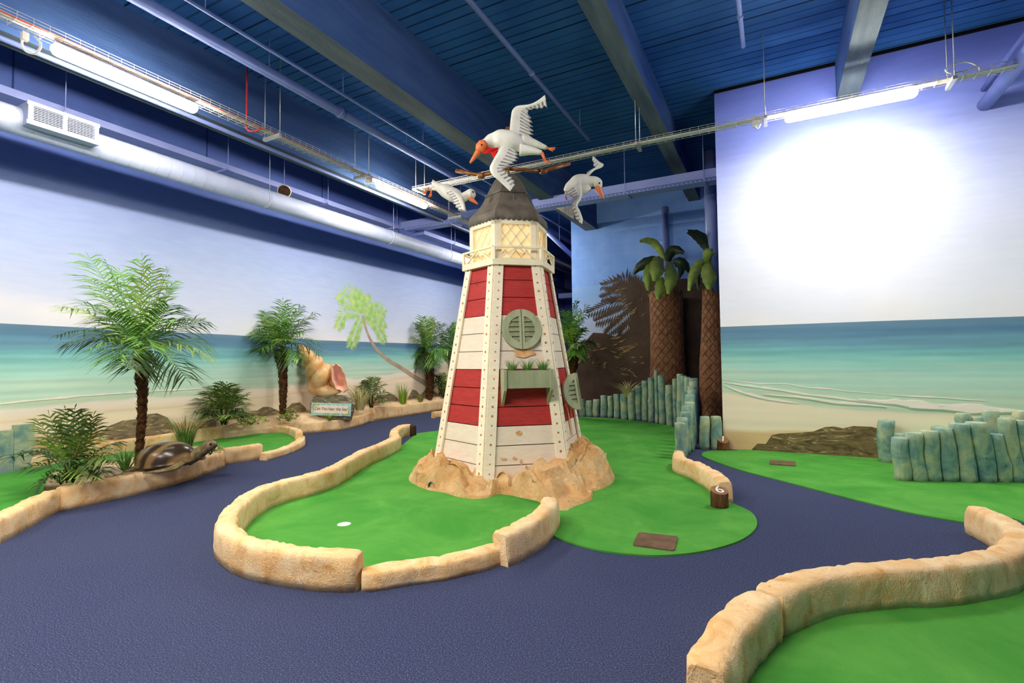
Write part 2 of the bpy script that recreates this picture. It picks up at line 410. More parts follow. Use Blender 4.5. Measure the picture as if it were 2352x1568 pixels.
SKY = [(0.0, (220, 226, 242)), (0.25, (206, 216, 242)), (0.8, (184, 199, 236)), (1.45, (160, 180, 228)), (1.75, (150, 168, 222)), (1.95, (96, 120, 192)), (2.3, (86, 110, 186)), (3.6, (90, 114, 190))]
SKYR = [(0.0, (232, 236, 252)), (0.25, (226, 232, 252)), (0.8, (212, 220, 243)), (1.6, (190, 202, 240)), (2.3, (150, 164, 226)), (2.7, (112, 128, 208)), (3.6, (92, 108, 196))]
SEA = [(0.0, (104, 138, 166)), (0.10, (88, 130, 164)), (0.22, (106, 154, 180)), (0.34, (120, 184, 192)), (0.46, (150, 210, 204)), (0.6, (178, 220, 210)), (0.8, (192, 224, 206)), (1.0, (206, 224, 198))]
def sea_col(f, s, z):  # painted bands of water
    f2 = f + 0.10 * nz(s * 0.35, z * 7) * min(1, f * 5) + 0.05 * nz(s * 1.1, z * 16) * min(1, f * 4)
    c = interp(SEA, max(0, min(1, f2)))
    k = 1 + 0.07 * nz(s * 0.5 + 9, z * 22)
    return tuple(x * k for x in c)
def paint_wall(name, u0, u1, du, place, colf, nrm, hf):
    zs = [0.0, 0.12, 0.24] + [0.3 + 0.016 * i for i in range(int(1.6 / 0.016))]
    zs = sorted(set(zs + [1.78, 1.783])); z = zs[-1]
    while z < ZC: z += 0.05; zs.append(min(z, ZC))
    us = [u0 + (u1 - u0) * i / int((u1 - u0) / du) for i in range(int((u1 - u0) / du) + 1)]
    me = bpy.data.meshes.new(name); vs = []; cs = []
    for zz in zs:
        for u in us:
            z2 = zz + (hf(u) - 1.78) * max(0, 1 - abs(zz - 1.78) / 0.6); vs.append(place(u, z2)); cs.append(colf(u, z2 - 1e-4))
    n = len(us); fs = [(i * n + j, i * n + j + 1, (i + 1) * n + j + 1, (i + 1) * n + j) for i in range(len(zs) - 1) for j in range(n - 1)]
    if nrm < 0: fs = [tuple(reversed(f)) for f in fs]
    me.from_pydata(vs, [], fs); me.materials.append(MAT['mural'])
    at = me.color_attributes.new('paint', 'FLOAT_COLOR', 'POINT')
    flat = []
    for c in cs: l = lin(tuple(max(0, min(255, x)) for x in c)); flat += [l[0], l[1], l[2], 1.0]
    at.data.foreach_set('color', flat)
    me.update(); o = bpy.data.objects.new(name, me); COL.objects.link(o); return struct(o)
def wl(px, py): return atX(px, py, WX)
def wr(px, py): return atY(px, py, WY)
def tabL(pts): return sorted([(wl(*p).y, wl(*p).z) for p in pts])
def tabR(pts): return sorted([(wr(*p).x, wr(*p).z) for p in pts])
HL = tabL([(0, 742.5), (528, 769), (736, 781.4), (938, 788.4)])
FOAM1 = tabL([(0, 927), (176, 910), (308, 901), (469, 891), (560, 888)])
SHORE = tabL([(0, 950), (205, 931), (305, 924), (440, 916), (572, 901), (696, 889), (809, 875), (921, 861), (1033, 833)])
SAND2 = tabL([(0, 1010), (80, 1006), (250, 985), (560, 958), (800, 930), (1000, 900)])
def colL(y, z):
    h = interp(HL, y); v = z - h
    if v > 0:
        c = interp(SKY, v + 0.12 * nz(y * 0.5, z * 0.8))
        k = max(0, nz(y * 1.1, z * 2.6, 4) + 0.25) * max(0, 1 - v / 0.55) * (1.0 if y < 4.3 else 0.35)
        k = min(1, k * 1.6)
        return tuple(a + (b - a) * k for a, b in zip(c, (238, 236, 240)))
    sh = interp(SHORE, y) + 0.02 * nz(y * 2.2)
    if z > sh:
        f = v / (sh - h); c = sea_col(f, y, z)
        fo = interp(FOAM1, y) + 0.012 * nz(y * 3, 7)
        w = 0.014 + 0.008 * nz(y * 1.7, 3)
        wv = 0.05 + 0.045 * nz(y * 2.3, 5)
        k = max(0, min(1, (wv - (z - sh)) / 0.03 + .5))
        return tuple(p + (q - p) * k for p, q in zip(c, (246, 236, 226)))
    d = sh - z
    s2 = interp(SAND2, y)
    k2 = max(0, min(1, (z - s2) / 0.03 + .5)); k3 = max(0, min(1, (0.06 - d) / 0.03)); c = tuple(p + (q - p) * k2 for p, q in zip((230, 194, 146), (248, 232, 206))); c = tuple(p + (q - p) * k3 for p, q in zip(c, (246, 234, 222)))
    k = 1 + 0.035 * nz(y * 0.7, z * 10)
    if 0.09 < d < 0.12: k *= 0.96
    return tuple(x * k for x in c)
wallL = paint_wall('wall_left', YN, YF, 0.05, lambda u, z: (WX, u, z), colL, 1, lambda u: interp(HL, u))
def sh_r(p): return (1640 + p[0] / 2.903, 680 + p[1] / 2.903)
HR = tabR([(1660, 750.6), (2000, 738), (2352, 726.5)])
SHR = tabR([sh_r(p) for p in [(45, 640), (200, 668), (400, 700), (700, 735), (1000, 762), (1400, 782), (1700, 792), (2067, 805)]])
S2R = tabR([sh_r(p) for p in [(45, 885), (300, 893), (620, 900), (2067, 960)]])
FR = [(tabR([sh_r(p) for p in pts]), w) for pts, w in [
    ([(60, 560), (300, 580), (470, 585), (620, 610), (760, 612), (900, 635), (1140, 655)], 0.010), ([(1180, 660), (1400, 670), (1820, 697)], 0.012),
    ([(60, 575), (250, 602), (450, 625), (650, 660), (900, 690), (1200, 722)], 0.018), ([(70, 600), (200, 645), (350, 682), (560, 715)], 0.026), ([(330, 655), (560, 672), (800, 705), (1150, 738)], 0.020),
    ([(960, 688), (1100, 700), (1400, 722), (1700, 738), (2000, 760)], 0.045), ([(1300, 738), (1600, 748), (2067, 775)], 0.050)]]
def colR(x, z):
    h = interp(HR, x); v = z - h
    if v > 0:
        c = interp(SKYR, v + 0.1 * nz(x * 0.5, z * 0.8, 2))
        k = min(1, max(0, nz(x * 1.1, z * 2.6, 8) + 0.1) * max(0, 1 - v / 0.5))
        return tuple(a + (b - a) * k for a, b in zip(c, (240, 238, 242)))
    sh = interp(SHR, x) + 0.012 * nz(x * 3)
    ks = max(0, min(1, (z - sh) / 0.03 + .5)); cs_ = sea_col(min(1, v / (sh - h)), x + 3, z)
    k2 = max(0, min(1, (z - interp(S2R, x) - 0.01 * nz(x * 2)) / 0.025 + .5)); c = tuple(p + (q - p) * k2 for p, q in zip((232, 198, 150), (252, 238, 214)))
    k = 1 + 0.05 * nz(x * 0.6, z * 9, 3)
    c = tuple(t * k for t in c); return tuple(p + (q - p) * ks for p, q in zip(c, cs_))
wallR = paint_wall('wall_right', XC, XR, 0.025, lambda u, z: (u, WY, z), colR, -1, lambda u: interp(HR, u))
mb = MB(); mb.box((XC + 0.06, (WY + WB) / 2 + 0.05, ZC / 2), (0.12, WB - WY - 0.1, ZC)); mb.box(((XC + XR) / 2, WY + 0.11, ZC / 2), (XR - XC, 0.12, ZC))
struct(mb.build('wall_return', MAT['darkblue'], origin=(0, 0, 0)))
mb = MB(); mb.box(((XB0 + XC) / 2 + 0.06, WB + 0.1, ZC / 2), (XC - XB0 + 0.12, 0.2, ZC)); wallB = struct(mb.build('wall_back', MAT['block'], origin=(0, 0, 0)))
mb = MB(); mb.box((XB0 + 0.1, (WB + 0.2 + YF) / 2, ZC / 2), (0.2, YF - WB - 0.2, ZC)); struct(mb.build('wall_side', MAT['bluewall'], origin=(0, 0, 0)))
mb = MB(); mb.box(((WX + XB0) / 2, YF + 0.1, ZC / 2), (XB0 - WX + 0.3, 0.2, ZC)); struct(mb.build('wall_far', MAT['bluewall'], origin=(0, 0, 0)))
mb = MB(); mb.box(((WX + XR) / 2, YN - 0.1, ZC / 2), (XR - WX, 0.2, ZC)); struct(mb.build('wall_front', MAT['bluewall'], origin=(0, 0, 0)))
mb = MB(); mb.box((XR + 0.1, (YN + WY) / 2, ZC / 2), (0.2, WY - YN, ZC)); struct(mb.build('wall_east', MAT['bluewall'], origin=(0, 0, 0)))
# downstand concrete beams
for i, (x0, x1, zb, y0, y1) in enumerate([(-6.55, -6.26, 4.40, YN, YF), (-4.06, -3.77, 4.47, YN, YF), (-1.63, -1.39, 4.82, YN, WB), (0.815, 1.06, 4.72, YN, WY)]):
    mb = MB(); mb.box(((x0 + x1) / 2, (y0 + y1) / 2, (zb + ZC) / 2), (x1 - x0, y1 - y0, ZC - zb)); mb.m[0] = 1; struct(mb.build('trim_%d' % (i + 1), [MAT['beam'], MAT['beamraw']], origin=(0, 0, 0)))
# black strip where the tall mural panel meets the ceiling, and vertical panel joints of the left wall
mb = MB(); mb.box(((XC + XR) / 2, WY - 0.012, ZC - 0.02), (XR - XC, 0.025, 0.04)); struct(mb.build('trim_5', MAT['black'], origin=(0, 0, 0)))
mb = MB()
for y in (2.6, 5.0, 7.4, 9.8, 12.2, 14.6): mb.box((WX + 0.004, y, 4.85), (0.008, 0.014, 0.78))
struct(mb.build('trim_6', MAT['darkblue'], origin=(0, 0, 0)))

# ---- flat mural motifs (paint shapes lying on the walls)
def c1(x, y): return (950 + x / 3.564, 180 + y / 3.564)
def cL(x, y): return (x / 3.408, 540 + y / 3.408)
def cS(x, y): return (500 + x / 3.563, 620 + y / 3.563)
def cB(x, y): return (1240 + x / 3.015, 480 + y / 3.015)
def cF(x, y): return (1300 + x / 3.563, 820 + y / 3.563)
def decal(name, pts, mt, parent, nrm, th=0.004):
    mb = MB(); mb.slab(pts, nrm, th); return mb.build(name, mt, parent)
NL = V((1, 0, 0)); NR = V((0, -1, 0))
for i_r, pts in enumerate([[cL(*p) for p in [(770, 1600), (790, 1540), (860, 1490), (960, 1450), (1055, 1440), (1150, 1400), (1230, 1393), (1310, 1425), (1350, 1480), (1380, 1600)]],
            [cL(*p) for p in [(1470, 1620), (1500, 1560), (1620, 1450), (1700, 1440), (1900, 1400), (1960, 1375), (2060, 1368), (2140, 1420), (2180, 1600)]],
            [cS(*p) for p in [(240, 1300), (255, 1205), (300, 1165), (370, 1120), (420, 1118), (470, 1140), (545, 1170), (600, 1300)]],
            [cS(*p) for p in [(535, 1300), (550, 1140), (610, 1088), (670, 1083), (715, 1125), (750, 1195), (760, 1300)]],
            [cS(*p) for p in [(1285, 1200), (1295, 1100), (1340, 1040), (1400, 1008), (1440, 1020), (1470, 1050), (1495, 1095), (1500, 1200)]],
            [cS(*p) for p in [(1530, 1180), (1540, 1080), (1590, 978), (1620, 985), (1655, 1025), (1705, 965), (1760, 985), (1840, 1050), (1880, 1180)]]]):
    decal('painted_rock', [wl(*p) for p in pts], MAT['mrock'], wallL, NL, 0.003 + 0.003 * i_r)
decal('painted_rock', [wr(*sh_r(p)) for p in [(245, 1060), (245, 1028), (290, 982), (345, 985), (385, 925), (440, 915), (560, 910), (660, 902), (740, 872), (800, 868), (860, 880), (930, 865), (1050, 870), (1110, 885), (1200, 900), (1200, 1100)]], MAT['mrockd'], wallR, NR)
# painted foam lines
def foam(tab, x0, x1, w, place, nrm, parent, seed):
    mb = MB(); n = int((x1 - x0) / 0.03); T = []; B_ = []
    for i in range(n + 1):
        x = x0 + (x1 - x0) * i / n; e = min(1, (x - x0) * 2.5, (x1 - x) * 2.5); zc = interp(tab, x) + .012 * nz(x * 2.2, seed); hw = w * (0.12 + 0.88 * max(0, e)) * (0.75 + .8 * nz(x * 3, seed + 2)); hw = max(.0025, hw)
        T.append(place(x, zc + hw * (1 + .9 * nz(x * 11, seed + 4)))); B_.append(place(x, zc - hw * (1 + .4 * nz(x * 8, seed + 5))))
    for i in range(n): mb.slab([T[i], T[i + 1], B_[i + 1], B_[i]], nrm, 0.002 + 0.0012 * (seed % 7))
    mb.build('painted_foam', MAT['mfoam'], parent)
for i_f, (tb, w) in enumerate(FR): foam(tb, tb[0][0], tb[-1][0], w * .8, lambda x, z: V((x, WY, z)), NR, wallR, i_f * 1.0 + .1)
foam(FOAM1, 1.0, 5.9, .012, lambda y, z: V((WX, y, z)), NL, wallL, 3.1)
# painted leaning palm
def ribbon(pts, ws, place, nrm, th, mb, mi=0):
    P = [place(*p) for p in pts]; L = []; Rr = []
    for i, p in enumerate(P):
        t = P[min(i + 1, len(P) - 1)] - P[max(i - 1, 0)]; sd = t.cross(nrm).normalized(); L.append(p + sd * ws[i] / 2); Rr.append(p - sd * ws[i] / 2)
    mb.slab(L + Rr[::-1], nrm, th, mi)
tr = catmull([(x, y, 0) for x, y in [cS(*p) for p in [(1760, 985), (1700, 930), (1620, 880), (1500, 800), (1400, 740), (1310, 660), (1250, 570), (1210, 470), (1185, 370)]]], 5)
mb = MB(); ribbon([(p.x, p.y) for p in tr], [0.17 - 0.115 * (i / (len(tr) - 1)) ** 0.6 for i in range(len(tr))], wl, NL, 0.003, mb); mb.build('painted_palm_trunk', MAT['mtrunk'], wallL)
def flat_frond(mb, P, ll, place, nrm, th, n=26, wid=0.018, back=0.75):
    """P: pixel control points of the rib; leaflets lie in the wall plane"""
    Q = [place(*p) for p in P]; C = resample(catmull(Q, 8), (Q[-1] - Q[0]).length / n)
    for i in range(2, len(C)):
        t = (C[i] - C[i - 1]).normalized(); sd = t.cross(nrm); f = i / (len(C) - 1)
        L = ll * (0.45 + 0.9 * sin(pi * min(1, f * 0.85 + 0.1)))
        for sg in (-1, 1):
            d = (t * back + sd * sg * 0.8 + V((0, 0, -0.25))).normalized(); e = C[i] + d * L * U(0.8, 1.15); w = d.cross(nrm) * wid * 0.5; mm = C[i] + (e - C[i]) * 0.45
            mb.slab([C[i], mm + w, e, mm - w], nrm, th * U(0.6, 1.2))
mb = MB(); hub = cS(1185, 365)
for ctl, tip in [((1090, 190), (985, 240)), ((1150, 240), (1120, 190)), ((1215, 290), (1250, 250)), ((1060, 340), (982, 465)), ((1150, 450), (1085, 620)), ((1300, 320), (1365, 350)), ((1290, 380), (1362, 470)), ((1290, 440), (1365, 580)), ((1170, 280), (1155, 220))]:
    flat_frond(mb, [hub, cS(*ctl), cS(*tip)], 0.22, wl, NL, 0.003, n=34, wid=0.022)
mb.build('painted_palm_fronds', MAT['mfrond'], wallL)
# jungle mural on the block wall
def wb(px, py): return atY(px, py, WB)
z1 = wb(1480, 648).z; za = wb(1320, 657).z
me = MB()
for i in range(24):
    a = i / 24; b = (i + 1) / 24
me.slab([V((XB0 + 0.01, WB, 0.0)), V((XC, WB, 0.0)), V((XC, WB, z1)), V((XB0 + 0.01, WB, (z1 + za) / 2))], NR, 0.004)
skm = NT('mural_pale_sky'); sp = skm.add('ShaderNodeSeparateXYZ'); skm.link(skm.coord(world=True), sp.inputs[0])
skm.col(skm.ramp(skm.math('DIVIDE', sp.outputs['Z'], 3.2), [(0.5, lin((196, 206, 224))), (0.9, lin((118, 162, 222)))])); skm.rough(0.6)
me.build('painted_sky_panel', skm.mat, wallB)
mb = MB()
mb.slab([V((XB0 + 0.01, WB - 0.004, 0)), V((XC, WB - 0.004, 0)), V((XC, WB - 0.004, z1))] + [wb(*cB(*p)) + V((0, -0.004, 0)) for p in [(640, 507), (590, 515), (620, 560), (600, 640), (640, 720), (600, 780), (640, 850), (560, 868), (520, 882), (440, 860), (370, 855), (330, 900), (245, 990)]], NR, 0.003)
mb.build('painted_jungle', MAT['jungle'], wallB)
def wb2(px, py): return atY(px, py, WB - 0.007)
mb = MB(); hubB = cB(690, 640)
for ctl, tip in [((560, 530), (440, 530)), ((600, 500), (520, 508)), ((560, 590), (440, 615)), ((520, 650), (345, 720)), ((540, 720), (400, 775)), ((580, 760), (470, 860)), ((660, 740), (560, 875)), ((740, 760), (700, 880)), ((760, 700), (790, 860)), ((760, 640), (800, 740)), ((700, 560), (640, 510))]:
    flat_frond(mb, [hubB, cB(*ctl), cB(*tip)], 0.24, wb2, NR, 0.003, n=16, wid=0.05)
mb.build('painted_palm_silhouette', MAT['jungle'], wallB)
def wb3(px, py): return atY(px, py, WB - 0.012)
mb = MB()
for x0, y0, x1, y1 in [(560, 905, 440, 950), (640, 960, 440, 1010), (340, 985, 255, 960), (330, 1010, 262, 1090), (420, 1030, 360, 1110), (560, 1010, 470, 990), (700, 960, 650, 910), (690, 1050, 600, 1060), (640, 1140, 560, 1100), (430, 1075, 350, 1060), (430, 950, 300, 970), (600, 1085, 500, 1130), (690, 700, 600, 790), (560, 760, 470, 760), (620, 640, 500, 690), (560, 560, 480, 590), (720, 640, 690, 560)]:
    for k in range(7):
        ox, oy = U(-45, 45), U(-28, 28); t = U(0.25, 0.6); a = cB(x0 + ox, y0 + oy); b = cB(x0 + ox + (x1 - x0) * t + U(-12, 12), y0 + oy + (y1 - y0) * t + U(-8, 8))
        P = [wb3(*a), wb3(*b)]; w = (P[1] - P[0]).cross(NR).normalized() * 0.011; mm = P[0] * 0.5 + P[1] * 0.5
        mb.slab([P[0], mm + w, P[1], mm - w], NR, 0.002, random.choice([0, 0, 1]))
mb.build('painted_leaves', [MAT['jleaf'], MAT['jshade']], wallB)

# ------------------------------------------------------------------ curbs, greens
def curb(name, px, w, label, h=0.2, top=None, zbase=0.0, group=None, seed=0, xmin=None, raw=None, per=8, mt='stone'):
    P = []
    if raw: P = [V(p) for p in raw]
    else:
        for p in px:
            hh = p[2] if len(p) > 2 else h
            q = atz(p[0], p[1], hh)
            if xmin is not None and q.x < xmin: q = atX(p[0], p[1], xmin)
            P.append(q)
    C = resample(catmull(P, per), 0.028); n = len(C); prof = []
    K = 18
    rows = []
    for i, c in enumerate(C):
        t = (C[min(i + 1, n - 1)] - C[max(i - 1, 0)]); t.z = 0; t.normalize(); sd = V((t.y, -t.x, 0)); hh = c.z - zbase
        ww = w / 2; ring = []
        shp = [(-1.0, 0), (-1.02, .28), (-1.0, .55), (-.97, .78), (-.9, .92), (-.74, 1.0), (-.35, 1.02), (0, 1.02), (.35, 1.02), (.74, 1.0), (.9, .92), (.97, .78), (1.0, .55), (1.02, .28), (1.0, 0)]
        e = min(i, n - 1 - i); jn = int(0.72 / 0.028); joint = 0.955 if (i + 9 * seed) % jn == jn // 2 and e > 5 else 1.0; hh = hh * (joint * .5 + .5); ww = ww * joint; sh = 1.0 if e > 1 else (0.93 if e == 1 else 0.82)
        for (a, b) in shp:
            q = V((c.x, c.y, zbase)) + sd * (a * ww * sh) + V((0, 0, b * hh * (1 if e > 0 else 0.96)))
            nn = V((sd.x * a, sd.y * a, 0.6 if b > .9 else 0))
            rdg = abs(nz(q.x * 9 + q.z * 8, q.y * 9 - q.z * 7, seed)); dsp = -0.011 * max(0, 0.12 - rdg) / 0.12 * (1 if .05 < b else 0) + 0.010 * nz(q.x * 6 + seed, q.y * 6, q.z * 7) + 0.006 * nz(q.x * 17, q.y * 17 + seed, q.z * 9) - 0.010 * max(0, 0.16 - abs(nz(q.x * 4.3 + 7, q.y * 4.3, q.z * 2))) * 6 * (1 if b > .1 else 0) * 0.5
            q += nn * dsp; ring.append(q)
        rows.append(ring)
    mb = MB(); mb.grid(rows, 0, True); mb.cap(rows[0], 0, True); mb.cap(rows[-1], 0, False)
    mb.face([r[0] for r in rows] + [r[-1] for r in reversed(rows)], 0)
    o = mb.build(name, MAT[mt]); return tag(o, label, 'curb', group)
def k6(x, y, *r): return (480 + x / 2.8, 900 + y / 2.8, *r)
def k7(x, y, *r): return (1540 + x / 2.897, 1120 + y / 2.897, *r)
def k5(x, y, *r): return (x / 3.36, 900 + y / 3.36, *r)
C1b = [k6(*p) for p in [(1212, 282), (1180, 297), (1100, 335), (1000, 372), (900, 425), (800, 480), (700, 515), (600, 540), (500, 562), (400, 590), (300, 632), (215, 685), (150, 745), (118, 800), (114, 845), (140, 882), (190, 917), (260, 947), (340, 968), (500, 996), (700, 1018), (850, 1028), (970, 1032)]]
curb('stone_curb', C1b, 0.15, 'long S-curved cast stone curb around the central green, from the dark end block to its tall stepped end', seed=1)
curb('stone_curb', [k6(*p) for p in [(1296, 206), (1262, 210), (1230, 219), (1202, 236), (1190, 256), (1196, 280)]], 0.15, 'short hooked cast stone curb piece ending at the dark brown end block', seed=2)
curb('stone_curb', [k6(*p) for p in [(985, 1136), (1100, 1124), (1300, 1096), (1500, 1068), (1700, 1025), (1830, 985), (1880, 962)]], 0.15, 'low cast stone sill across the open front of the central green', h=0.105, seed=3)
curb('stone_curb', [k6(*p) for p in [(1870, 908), (1950, 872), (2040, 830), (2120, 778), (2180, 718), (2200, 672)]], 0.15, 'cast stone curb running from the low sill up to the sandstone rocks', seed=4)
curb('stone_curb', [k7(*p) for p in [(232, 1185), (265, 1100), (310, 1020), (400, 885), (530, 765), (640, 695)]], 0.165, 'nearest cast stone curb section, cut off by the lower edge of the photo', seed=5)
curb('stone_curb', [k7(*p) for p in [(655, 682), (720, 645), (925, 575), (1150, 535), (1450, 512), (1700, 502), (2000, 468), (2190, 430), (2285, 375), (2322, 318), (2308, 268), (2250, 228), (2140, 165), (2025, 118)]], 0.165, 'cast stone curb that curls round in a hook at the right edge of the photo', seed=6)
curb('stone_curb', [cF(*p) for p in [(925, 762), (922, 800), (955, 826), (1040, 852), (1165, 910), (1265, 978), (1302, 1020)]], 0.145, 'cast stone curb between the fence posts and the stump marked 6', h=0.18, seed=7)
tag(curb('end_block', [(940.5, 976, .19), (953, 975, .19)], 0.16, None, seed=8, mt='darkwood'), 'dark brown wooden end block on the hooked curb piece', 'block')
# left planter island
curb('stone_curb', [k5(*p) for p in [(-80, 985), (0, 945), (200, 850), (330, 790), (412, 752)]], 0.16, 'cast stone curb at the left edge of the photo, left of the planter', h=0.18, seed=9)
curb('stone_curb', [k5(*p) for p in [(450, 738), (600, 712), (800, 672), (1000, 636), (1200, 592), (1400, 545), (1560, 500), (1660, 468), (1690, 450)]], 0.16, 'longest cast stone curb of the palm planter, in front of the turtle', seed=10)
curb('stone_curb', [k5(*p) for p in [(1725, 436), (1850, 418), (2015, 398)]], 0.15, 'short tall cast stone curb right of the turtle', seed=11)
curb('stone_curb', [k5(*p) for p in [(2030, 470, .1), (2150, 440, .1), (2250, 405, .1), (2310, 370, .11), (2325, 335, .12)]], 0.14, 'low cast stone sill on the right end of the left oval green', h=0.1, seed=12)
curb('stone_curb', [k5(*p) for p in [(285, 505), (330, 488), (500, 440), (700, 405), (1000, 362), (1300, 322), (1500, 288), (1800, 262), (2050, 253), (2200, 262), (2290, 288), (2310, 312)]], 0.13, 'cast stone curb along the mural behind the left oval green', xmin=-8.12, seed=13)
curb('stone_curb', [cS(*p) for p in [(500, 1262), (640, 1252), (770, 1240), (1000, 1222), (1150, 1192), (1228, 1160)]], 0.14, 'cast stone curb in front of the conch shell and sign', xmin=-7.94, seed=14)
curb('stone_curb', [cS(*p) for p in [(1258, 1128), (1400, 1115), (1600, 1092), (1840, 1056), (1990, 1030)]], 0.14, 'farthest cast stone curb, along the mural left of the lighthouse', xmin=-7.94, seed=15)
curb('stone_curb', [(994, 946), (1030, 942), (1060, 940)], 0.14, 'short low curb half hidden behind the left side of the lighthouse', h=0.14, seed=16)

def green(name, pts, z0, label, cat='putting green'):
    mb = MB(); mb.prism([(p.x, p.y) for p in pts], 0.0, z0); return tag(mb.build(name, MAT['turf'], weld=False), label, cat)
def fl(lst, z=0.012): return [atz(p[0], p[1], z) for p in lst]
c1xy = catmull([atz(p[0], p[1], .2) for p in C1b], 4)
sill = [atz(p[0], p[1], .1) for p in [k6(*q) for q in [(985, 1136), (1300, 1096), (1500, 1068), (1700, 1025), (1880, 962)]]]
lobe = catmull(fl([(1262, 1225), (1300, 1241), (1350, 1256), (1400, 1266), (1470, 1273), (1530, 1273.5), (1600, 1267), (1660, 1254), (1708, 1236), (1735, 1213), (1738, 1192), (1722, 1173), (1690, 1158)]), 4)
c3 = [atz(cF(*p)[0], cF(*p)[1], .18) for p in [(1302, 1020), (1265, 978), (1165, 910), (1040, 852), (955, 826), (922, 800)]]
back = fl([(1580, 1045), (1596, 1010), (1575, 990), (1540, 977), (1480, 968), (1420, 961), (1337, 957), (1200, 968), (1100, 977), (1018, 987), (958, 994.5)])
hole = atz(790, 1203, 0.012)
outline = c1xy + sill + lobe + c3 + back
# cut the cup out of the green with a bridge edge
def prism_hole(name, pts, z, hc, hr, label):
    bm = bmesh.new()
    ov = [bm.verts.new((p.x, p.y, z)) for p in pts]; oe = [bm.edges.new((ov[i], ov[(i + 1) % len(ov)])) for i in range(len(ov))]
    iv = [bm.verts.new((hc.x + hr * cos(2 * pi * i / 28), hc.y + hr * sin(2 * pi * i / 28), z)) for i in range(28)]; ie = [bm.edges.new((iv[i], iv[(i + 1) % 28])) for i in range(28)]
    bmesh.ops.triangle_fill(bm, edges=oe + ie, use_beauty=True, use_dissolve=False)
    for f in bm.faces:
        if f.normal.z < 0: f.normal_flip()
    lo = {v: bm.verts.new((v.co.x, v.co.y, 0.0)) for v in ov + iv}
    for L in (ov, iv):
        for i in range(len(L)):
            a, b = L[i], L[(i + 1) % len(L)]; bm.faces.new((a, lo[a], lo[b], b))
    me = bpy.data.meshes.new(name); bm.to_mesh(me); bm.free(); me.materials.append(MAT['turf'])
    o = bpy.data.objects.new(name, me); COL.objects.link(o); return tag(o, label, 'putting green')
G1 = prism_hole('putting_green', outline, 0.012, hole, 0.054, 'large central putting green around the lighthouse with a golf cup')
mb = MB()
n = 28
ro = [V((hole.x + 0.0535 * cos(2 * pi * i / n), hole.y + 0.0535 * sin(2 * pi * i / n), 0.0115)) for i in range(n)]
r2 = [V((hole.x + 0.05 * cos(2 * pi * i / n), hole.y + 0.05 * sin(2 * pi * i / n), 0.0075)) for i in range(n)]
r3 = [V((hole.x + 0.05 * cos(2 * pi * i / n), hole.y + 0.05 * sin(2 * pi * i / n), 0.002)) for i in range(n)]
mb.grid([ro, r2, r3], 0, True, closeu=True); mb.cap(r3, 0)
mb.build('golf_cup', MAT['paintwhite'], G1)
tipc = catmull(fl([(1690, 1034), (1650, 1034), (1622, 1036), (1612, 1042), (1622, 1051), (1700, 1078), (1800, 1104), (1900, 1130), (2000, 1155), (2100, 1178), (2225, 1200)]), 4)
green('putting_green', tipc + fl([(2260, 1180), (2330, 1190), (2420, 1220)]) + [V((4.2, 2.6, 0)), V((5.6, 4.0, 0)), V((5.6, WY - 0.02, 0)), V((-0.45, WY - 0.02, 0))], 0.012, 'wide right hand putting green running along the beach mural')
c2xy = [atz(p[0], p[1], .2) for p in [k7(*q) for q in [(232, 1185), (265, 1100), (310, 1020), (400, 885), (530, 765), (720, 645), (925, 575), (1150, 535), (1450, 512), (1700, 502), (2000, 468), (2190, 430), (2285, 375)]]]
green('putting_green', c2xy + [V((2.6, 2.6, 0)), V((2.6, 0.9, 0)), V((0.75, 0.9, 0))], 0.012, 'dark lower right putting green inside the hooked curb')
def lim(p, x): return V((max(p.x, x), p.y, p.z))
fr = [atz(p[0], p[1], .18) for p in [k5(*q) for q in [(-80, 985), (200, 850), (412, 752), (600, 712), (1000, 600), (1300, 520), (1560, 470), (1725, 436), (2015, 398)]]]
fr += [atz(p[0], p[1], .1) for p in [k5(*q) for q in [(2030, 470), (2250, 405), (2325, 335)]]]
bk = [atz(p[0], p[1], .2) for p in [k5(*q) for q in [(2290, 288), (2200, 262), (1800, 262), (1300, 322), (700, 405), (285, 505), (0, 560)]]]
green('putting_green', [lim(p, -8.05) for p in fr] + [lim(p, -8.05) for p in bk] + [V((-8.1, 0.6, 0)), V((-5.6, 0.2, 0))], 0.09, 'left oval putting green behind the turtle and palm planter')
pc = atz(640, 1026, 0.092); pc2 = atz(505, 1027, 0.092)
mb = MB(); n = 24; mb.cap([V((pc2.x + 0.054 * cos(2 * pi * i / n), pc2.y + 0.054 * sin(2 * pi * i / n), 0.0915)) for i in range(n)], 0)
tag(mb.build('golf_cup', MAT['paintwhite']), 'white golf cup on the left oval green behind the turtle', 'golf cup')
def flatmat(px, label):
    P = fl(px, 0.022); c = sum(P, V()) / 4; Q = []
    for i in range(4):
        a = P[i]; p_ = P[i - 1]; q_ = P[(i + 1) % 4]
        Q += [a + (p_ - a) * 0.07, a + (p_ - a) * 0.02 + (q_ - a) * 0.02, a + (q_ - a) * 0.07]
    mb = MB(); mb.prism([(p.x, p.y) for p in Q], 0.012, 0.022); tag(mb.build('tee_mat', MAT['mat']), label, 'mat')
flatmat([(1467, 1221), (1557, 1231), (1549, 1263), (1453, 1250)], 'brown rubber tee mat on the lobe of the central green')
flatmat([(1768, 1055.5), (1827.5, 1059), (1828, 1069), (1768, 1065)], 'thin brown tee mat on the right green near the mural')
# raised putting deck between the two post rows on the right
mb = MB(); a = atz(2085, 1092, 0); b = atz(2405, 1098, 0); mb.prism([(a.x, a.y), (b.x, b.y + 0.2), (b.x, WY - 0.02), (atY(2080, 1000, WY).x, WY - 0.02)], 0.0, 0.33)
tag(mb.build('raised_green', MAT['turf']), 'raised green deck enclosed by blue-green posts at the right edge', 'putting green')

